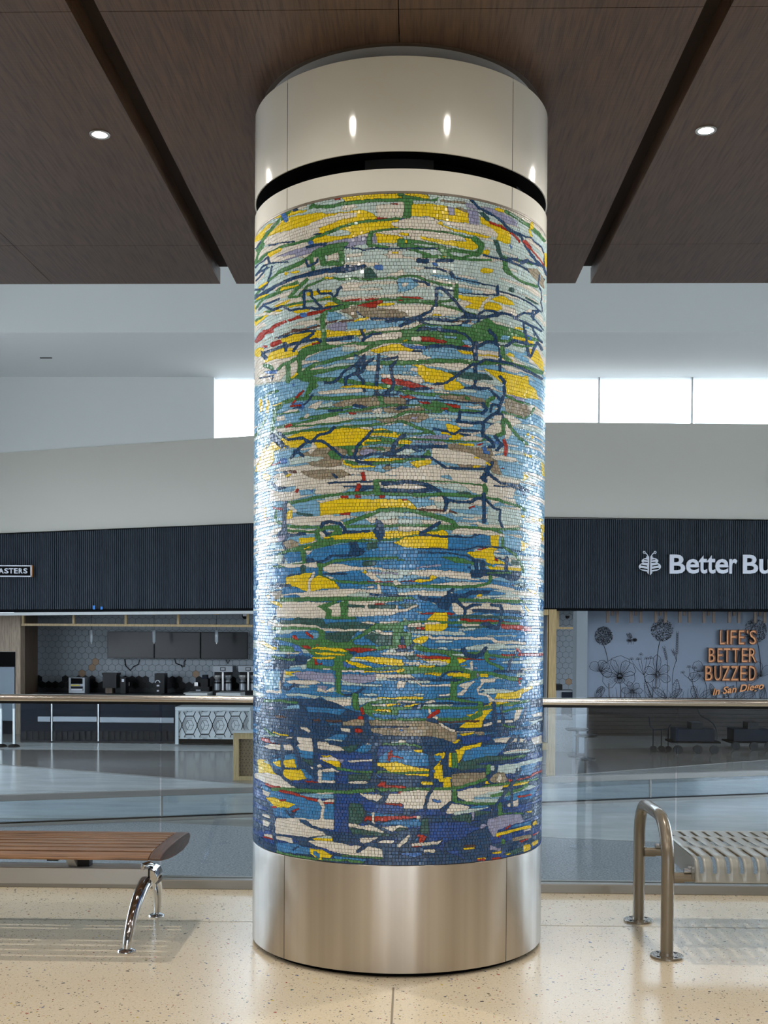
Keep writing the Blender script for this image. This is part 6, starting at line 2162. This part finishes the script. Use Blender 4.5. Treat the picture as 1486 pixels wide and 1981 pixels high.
for k in range(30): a_ = k*.21; iline([(1199+4.5*math.cos(a_), 1308+4.5*math.sin(a_)), (1199+6*math.cos(a_), 1308+6*math.sin(a_))], .8)
iline([(1199+4.4*math.cos(k*.35), 1308+4.4*math.sin(k*.35)) for k in range(20)], 1.4)
iline(bez((1199, 1320), (1203, 1335), (1200, 1352)), 1.1); iline([(1178, 1322), (1179, 1352)], 1.1)
for a_ in (-1.6, -.65, .45, 1.7, 2.7, 3.6): petal(1272, 1305, a_, 27 if a_ > -1.6 else 38, 15, 5)
for a_ in (-1.9, -.9, -.1, .8, 2.2, 3.3): petal(1223, 1338, a_, 20, 11, 4)
for a_ in (-2.3, -1.2, 2.9, 3.8): petal(1160, 1300, a_ if a_ < 0 else -a_+3.0, 24, 18, 5)
for a_ in (-1.7, -.8, -2.6, 2.9): petal(1470, 1310, a_, 30, 16, 5)
petal(1362, 1300, -2.4, 26, 20, 6); petal(1358, 1306, 2.9, 26, 18, 6)
umbel(1246, 1306, ((1222, 1276), (1235, 1276), (1240, 1267), (1251, 1275), (1259, 1274))); iline(bez((1246, 1306), (1252, 1330), (1264, 1352)), 1.)
umbel(1339, 1316, ((1321, 1302), (1333, 1291), (1344, 1293), (1350, 1300))); iline(bez((1339, 1316), (1343, 1335), (1351, 1352)), 1.)
stalk(bez((1301, 1326), (1299, 1300), (1309, 1277))+[(1311, 1225)], 14, 3); stalk(bez((1290, 1352), (1293, 1310), (1291, 1280))+[(1285, 1254)], 9, 3); stalk([(1309, 1280), (1306, 1268), (1302, 1259)], 5, 3)
for x0, y0, x1, y1, w_ in ((1262, 1352, 1248, 1318, 14), (1290, 1350, 1262, 1330, 12), (1305, 1352, 1310, 1314, 14), (1296, 1350, 1320, 1333, 12), (1345, 1352, 1341, 1326, 13), (1352, 1352, 1378, 1334, 12), (1420, 1352, 1440, 1336, 12), (1432, 1352, 1462, 1340, 12), (1153, 1350, 1170, 1330, 12), (1154, 1340, 1167, 1328, 8), (1400, 1350, 1420, 1326, 10), (1386, 1352, 1374, 1322, 10), (1470, 1352, 1480, 1330, 10)): leaf(x0, y0, x1, y1, w_, 8)
for i in range(46):
    x = 1152+i*7.4+rnd.uniform(-3, 3); h_ = rnd.uniform(8, 26); iline(bez((x, 1352), (x+rnd.uniform(-3, 3), 1352-h_*.6), (x+rnd.uniform(-7, 7), 1352-h_)), .8, .3)
for pts in ([(1365, 1352), (1372, 1330), (1360, 1310)], [(1410, 1352), (1404, 1320), (1396, 1285)], [(1428, 1352), (1421, 1310), (1430, 1260)]): iline(bez(*pts), 1)
# the bee
for k in range(26):
    a_ = k*.25; iline([(1218, 1239), (1218+6.5*math.cos(a_), 1239+4.2*math.sin(a_))], .6 if k % 3 else .2)
for k in range(20):
    a_ = k*.32; iline([(1228, 1238), (1228+5*math.cos(a_), 1238+4*math.sin(a_))], .8)
leaf(1221, 1235, 1212, 1226, 4, 3); leaf(1223, 1234, 1217, 1224, 4, 3)
for x in (1216, 1222, 1226): iline([(x, 1242), (x-1, 1247)], .5)
ink.build('flower_drawing', 'ink', mw, fix=False)['kind'] = 'stuff'
# copper letters
YL = YM-.03
t = thing('mural_slogan', "copper letters reading LIFE'S BETTER BUZZED in San Diego on the mural", 'sign', py(1425, 1345, YL))
def line(body, x0, x1, y0, y1, spans=None):
    n = len(body); xs2 = spans or [(x0+(x1-x0)*i/n, x0+(x1-x0)*(i+.88)/n) for i in range(n)]
    for ch, (a_, b_) in zip(body, xs2):
        yb_ = y1 if ch != "'" else y0+7
        textmesh('letter', ch, (a_-.6, y0-.6, b_+.6, yb_+.6), YL, .09, 'copper_dark', t, offset=.035)
        textmesh('letter_face', ch, (a_+.9, y0+.9, b_-.9, yb_-.9), YL-.09, .02, 'copper', t, offset=-.012)
line("LIFE'S", 0, 0, 1219, 1247, [(1392, 1403), (1405, 1409), (1412, 1424), (1428, 1440), (1443.5, 1447), (1449, 1463)])
line('BETTER', 0, 0, 1253.5, 1281.5, [(1370, 1383), (1387, 1398), (1399, 1413), (1415, 1430), (1434, 1446), (1448, 1463)])
line('BUZZED', 0, 0, 1288, 1317, [(1363.5, 1378), (1381, 1395), (1396, 1412), (1413, 1428), (1431, 1444), (1448, 1462)])
textmesh('script_line', 'in San Diego', (1377, 1325, 1477, 1343), YL, .06, 'copper', t, offset=.02, shear=.35, rot=.13)
# cleaning machines parked in the dark
def machine(name, lab, x0, x1, yb, Y, hose):
    t = thing(name, lab, 'cleaning machine', (py((x0+x1)/2, yb, Y)[0], Y, FZ)); s_ = (x1-x0)/95
    part(t, 'deck', [(x0, 1435, x1, 1438)], Y, .6, 'void'); part(t, 'housing', [(x0+8, 1411, x1-12, 1434)], Y+.05, .5, 'navy')
    part(t, 'tank', [(x0+38*s_, 1398, x0+60*s_, 1412)], Y+.1, .35, 'black')
    for k, dx in enumerate((12, 50, 82)):
        c = py(x0+dx*s_, 1428, Y-.02); r_ = .085
        mb = MB().prism([(c[0]+r_*math.cos(a_*math.pi/9), FZ+.09+r_*math.sin(a_*math.pi/9)) for a_ in range(18)], Y-.06, Y); wh_ = mb.build('wheel', 'black', t, True)
        mb = MB().prism([(c[0]+.03*math.cos(a_*math.pi/6), FZ+.09+.03*math.sin(a_*math.pi/6)) for a_ in range(12)], Y-.065, Y-.055); mb.build('hub', 'navy', wh_)
    if hose: MB().tube([py(x, y, Y-.05) for x, y in bez((x0+50*s_, 1367), (x0+50*s_, 1385), (x0+70*s_, 1392))+bez((x0+72*s_, 1393), (x1-4, 1405), (x1-8, 1430))], .014, 6).build('hose', 'black', t, True)
machine('floor_scrubber', 'dark wheeled floor scrubber with a curling black hose', 1300, 1395, 1437, 22.2, True)
machine('utility_cart', 'low dark wheeled cart parked behind the bench at right edge', 1412, 1500, 1432, 23.0, False)
t = thing('caster_stand', 'small dark wheeled stand left of the floor scrubber', 'stand', (py(1275, 1430, 22.6)[0], 22.6, FZ))
MB().tube([py(x, y, 22.6) for x, y in ((1256, 1386), (1258, 1405), (1266, 1412), (1292, 1410), (1298, 1402))], .012, 6).build('frame', 'navy', t, True)
for x in (1264, 1280, 1293):
    c = py(x, 1424, 22.6); MB().prism([(c[0]+.06*math.cos(a_*math.pi/8), FZ+.061+.06*math.sin(a_*math.pi/8)) for a_ in range(16)], 22.56, 22.62).build('caster', 'black', t, True)
    MB().tube([(c[0], 22.6, FZ+.1), (c[0], 22.6, py(x, 1411, 22.6)[2])], .012, 6).build('leg', 'navy', t)

# ================================================================== low glass barrier on the concourse
A = pz(-180, 1606.5, FZ); B = pz(1700, 1532, FZ)
dv = (B-A)/np.linalg.norm(B-A); nv_ = np.array([-dv[1], dv[0], 0])
t = thing('low_glass_barrier', 'low glass barrier with steel rail running across the concourse floor', 'barrier', A)
def bar(p, q, z0, z1, th, nm, m, **k):
    a_ = p-nv_*th/2; b_ = q-nv_*th/2
    return MB().quadprism([(a_[0], a_[1], z0), (b_[0], b_[1], z0), (b_[0], b_[1], z1), (a_[0], a_[1], z1)], tuple(nv_*th)).build(nm, m, t, **k)
ztop = py(0, 1538, pz(0, 1600, FZ)[1])[2]
bar(A, B, ztop-.075, ztop, .09, 'top_rail', 'dullrail', bevel=.008); bar(A, B, FZ, FZ+.035, .1, 'base_rail', 'dullrail', bevel=.006); bar(A, B, FZ+.035, FZ+.05, .05, 'base_gasket', 'black')
js = [-650, -165, 318, 801, 1284, 1767]; L = np.linalg.norm(B-A); prev = 0
for x in [318, 801, 1284, 1700]:
    p = pz(x, 1595-(x-318)*.0395, FZ); s_ = min(L, float((p-A)@dv))
    bar(A+dv*(prev+.008), A+dv*(s_-.008), FZ+.03, ztop-.02, .016, 'glass_pane', 'glass2'); bar(A+dv*(s_-.012), A+dv*(s_+.012), FZ+.05, ztop-.03, .03, 'joint_channel', 'dullrail'); prev = s_
# ================================================================== glass guard at the slab edge
YR = 6.40
t = thing('glass_guardrail', 'long clear glass guard with brushed steel handrail behind the column', 'railing', (0, YR, 0))
MB().box(-5.2, 5.2, YR-.07, YR-.012, 0, .052).build('base_channel', 'shoe', t, bevel=.004)
MB().box(-5.2, 5.2, YR+.012, YR+.05, 0, .052).build('base_channel_back', 'shoe', t, bevel=.004)
MB().box(-5.2, 5.2, YR-.012, YR+.012, .0, .044).build('base_gasket', 'black', t)
js = [-5.2, -4.29, -2.85, -1.415, .03, 1.475, 2.92, 4.36, 5.2]
for a_, b_ in zip(js, js[1:]): MB().box(a_+.006, b_-.006, YR-.006, YR+.006, .03, 1.035).build('glass_pane', 'glass', t)
zt = py(250, 1344.5, YR)[2]
MB().tube([(-5.2, YR, zt-.021), (5.2, YR, zt-.021)], .0215, 20).build('handrail', 'brass_rail', t, True)
MB().box(-5.2, 5.2, YR-.011, YR+.011, zt-.052, zt-.03).build('handrail_slot', 'black', t)

# ================================================================== walnut slat bench, left
t = thing('walnut_slat_bench', 'long walnut slat bench on an aluminium beam with arched chrome legs', 'bench', (-2.3, 5.39, 0))
XE0, XL = -1.10, -4.2
Ya, Yb = 4.985, 5.655; zt = .458
TOP = [(4.985, .437), (5.005, .445), (5.03, .450), (5.08, .456), (5.24, .459), (5.39, .458), (5.54, .452), (5.61, .446), (5.64, .436), (5.655, .416)]
BOT = [(4.985, .428), (5.03, .420), (5.16, .402), (5.32, .388), (5.48, .382), (5.61, .391), (5.655, .416)]
def ip(T_, y):
    for (a, b), (c, d) in zip(T_, T_[1:]):
        if a <= y <= c: return b+(d-b)*(y-a)/(c-a)
    return T_[-1][1]
MB().prism(TOP+BOT[::-1][1:], XE0-.055, XE0, 'x').build('end_board', 'end_wood', t, True, bevel=.004)
gaps = [5.060, 5.140, 5.216, 5.290, 5.358, 5.418, 5.474, 5.524]
ed = [4.985]+gaps+[5.640]
for i in range(len(ed)-1):
    y0, y1 = ed[i]+(.0105 if i else 0), ed[i+1]-(.0105 if i < 8 else 0); yy = [y0+(y1-y0)*k/4 for k in range(5)]
    MB().prism([(y, ip(TOP, y)) for y in yy]+[(y, max(ip(BOT, y), ip(TOP, y)-.034)) for y in yy[::-1]], XL, XE0-.057, 'x').build('slat', 'bench_wood', t, True, bevel=.002)
for x in (-1.62, -2.6, -3.6): MB().box(x-.025, x+.025, Ya+.12, Yb-.06, zt-.060, zt-.036).build('cross_bearer', 'black', t)
# beam
a_, b_, c_, d_ = fr(200, 1680, 287, 1711.5, 5.33)
XB = py(287, 1695, 5.33)[0]
MB().box(XL, XB, 5.33, 5.45, c_, d_).build('beam', 'alu', t, bevel=.003)
MB().box(XB, XB+.006, 5.328, 5.452, c_, d_).build('beam_cap', 'black', t)
o = MB(); o.prism([(XB+.006, c_), (XB+.035, c_+.01), (XB+.042, (c_+d_)/2), (XB+.032, d_-.012), (XB+.006, d_)], 5.325, 5.455); o.build('end_casting', 'chrome', t, True, bevel=.004)
# seat bracket
for x in (-1.60, -3.4):
    MB().prism([(5.26, zt-.06), (5.52, zt-.06), (5.43, d_), (5.35, d_)], x-.02, x+.02, 'x').build('bracket', 'alu', t, bevel=.002)
    MB().prism([(5.12, zt-.05), (5.30, zt-.05), (5.28, zt-.075), (5.14, zt-.062)], x-.10, x-.03, 'x').build('bracket_ear', 'alu', t)
    MB().box(x+.02, x+.075, 5.36, 5.42, d_, zt-.05).build('bracket_stop', 'black', t)
MB().tube([(XB-.02, 5.31, d_+.005), (XB-.02, 5.30, d_+.02), (XB+.0, 5.34, d_+.022), (XB+.01, 5.38, d_+.008)], .012, 10).build('clamp_knob', 'chrome', t, True)
# arched legs
def leg(x0, y0, z0, x1, y1, bow, rr, tt):
    P = []
    for k in range(15):
        s_ = k/14; y = y0+(y1-y0)*(1-(1-s_)**1.6) ; z = z0*(1-s_); x = x0+(x1-x0)*(s_**.7)
        P.append((x, y0+(y1-y0)*math.sin(s_*math.pi/2)**.95, z0*(1-s_**1.25)))
    mb = MB().tube(P, [rr*(1.55-.75*k/14) for k in range(15)], 16, True, 1.0); return mb.build('leg', 'chrome', tt, True)
for X_ in (XB-.0, XB-1.9):
    tp_ = (X_-.01, 5.36, c_+.005)
    f1 = pz(245, 1841, 0) if X_ == XB else pz(245, 1841, 0)-np.array([1.9, 0, 0]); f2_ = pz(303, 1772, 0) if X_ == XB else pz(303, 1772, 0)-np.array([1.9, 0, 0])
    l1_ = leg(X_-.012, 5.345, c_+.012, f1[0], f1[1], 0, .021, t); l2_ = leg(X_+.012, 5.44, c_+.012, f2_[0], f2_[1], 0, .019, t)
    for f_, l_ in ((f1, l1_), (f2_, l2_)): MB().lathe([(0, .016), (.02, .015), (.036, .009), (.040, .004), (.040, 0)], (f_[0], f_[1], 0), 28).build('foot_disc', 'chrome', l_, True)

# ================================================================== slotted metal bench, right
t = thing('slotted_metal_bench', 'grey perforated metal bench with taupe tubular loop arm', 'bench', (2.0, 5.42, 0))
XP = 1.142; Yf, Yr = 5.095, 5.735; R_ = .0285
ztop = py(1262, 1556, 5.40)[2]-.0
rc = .20
P = [(XP, Yf, .008), (XP, Yf, .2), (XP, Yf, ztop-rc-.04)]
for k in range(1, 13):
    a_ = math.pi/2*k/12; P.append((XP, Yf+rc*(1-math.cos(a_)), ztop-rc+rc*math.sin(a_)-R_))
P.append((XP, Yr-.20, ztop-R_))
for k in range(1, 13):
    a_ = math.pi/2*k/12; P.append((XP, Yr-.17+.17*math.sin(a_), ztop-.17+.17*math.cos(a_)-R_))
P += [(XP, Yr, .25), (XP, Yr, .008)]
MB().tube(P, R_, 24).build('arm_loop', 'taupe', t, True)
for y in (Yf, Yr):
    fg_ = MB().lathe([(0, .010), (.072, .010), (.0735, .006), (.0735, 0)], (XP, y, 0), 36).build('floor_flange', 'taupe', t, True)
    MB().lathe([(R_+.004, .010), (R_+.001, .022)], (XP, y, 0), 24).build('weld_collar', 'taupe', t, True)
    for k in range(4):
        a_ = .6+k*math.pi/2; MB().lathe([(0, .0108), (.0075, .0108)], (XP+.054*math.cos(a_), y+.054*math.sin(a_), 0), 12).build('bolt_hole', 'void', fg_)
zb = .352
XS0, XS1 = 1.252, 3.66
for y in (Yf+.02, Yr-.02):
    MB().tube([(XP+R_*.7, y, zb), (XS1+.06, y, zb)], .0195, 16).build('seat_bearer', 'taupe', t, True)
    MB().tube([(XP+R_*.8, y, zb+.0), (XP+.075, y, zb)], .0235, 16).build('bearer_sleeve', 'taupe', t, True)
    MB().tube([(XP+.075, y, zb+.03), (XP+.14, y, zb+.03)], .013, 12).build('bolt_shank', 'bolt', t, True)
# seat sheet with three rows of staggered slots
zs = .452
path = []                                              # (y, z) along the seat from rear lip to front lip
path += [(5.775, zs-.055), (5.775, zs-.012), (5.765, zs)]
ysl = [5.735, 5.60, 5.565, 5.345, 5.305, 5.13]
path += [(y, zs) for y in ysl] + [(5.09, zs-.003), (5.060, zs-.02), (5.048, zs-.045), (5.047, zs-.066), (5.047, zs-.105), (5.052, zs-.108)]
names = {3: 'a', 5: 'b', 7: 'a', 8: 'a', 9: 'a', 10: 'a', 11: 'a'}
# open intervals (index of segment start in path): rear row, middle row, front row running over the edge
openA = {3, 8, 9, 10, 11}; openB = {5}
vs, fs = [], []; pitch = .0592; x = XS0; cols = [x]
kinds = []
x += .018; kinds.append('s'); cols.append(x)
while x < XS1-.05:
    for kd, w_ in (('a', .0165), ('s', .0131), ('b', .0165), ('s', .0131)):
        x += w_; cols.append(x); kinds.append(kd)
x += .012; cols.append(x); kinds.append('s')
npth = len(path)
for cx_ in cols:
    for (y, z) in path: vs.append((cx_, y, z))
for i, kd in enumerate(kinds):
    for j in range(npth-1):
        if (kd == 'a' and (j in (3, 7, 8, 9, 10, 11) )) or (kd == 'b' and j == 5): continue
        a_ = i*npth+j; fs.append((a_, a_+1, a_+npth+1, a_+npth))
mb = MB(); mb.v = vs; mb.f = fs; so = mb.build('seat_sheet', 'greyseat', t, True, sharp=50)
sm = so.modifiers.new('thickness', 'SOLIDIFY'); sm.thickness = .004; sm.offset = 0
# end gussets and bolts
MB().prism([(5.06, zs-.10), (5.20, zs-.10), (5.62, zs-.10), (5.77, zs-.055), (5.77, zs-.004), (5.065, zs-.004), (5.052, zs-.05)], XS0-.002, XS0+.004, 'x').build('end_plate', 'greyseat', t)
for y in (5.115, 5.70): MB().tube([(XS0-.016, y, zs-.055), (XS0, y, zs-.055)], .0095, 10).build('bolt', 'bolt', t, True)
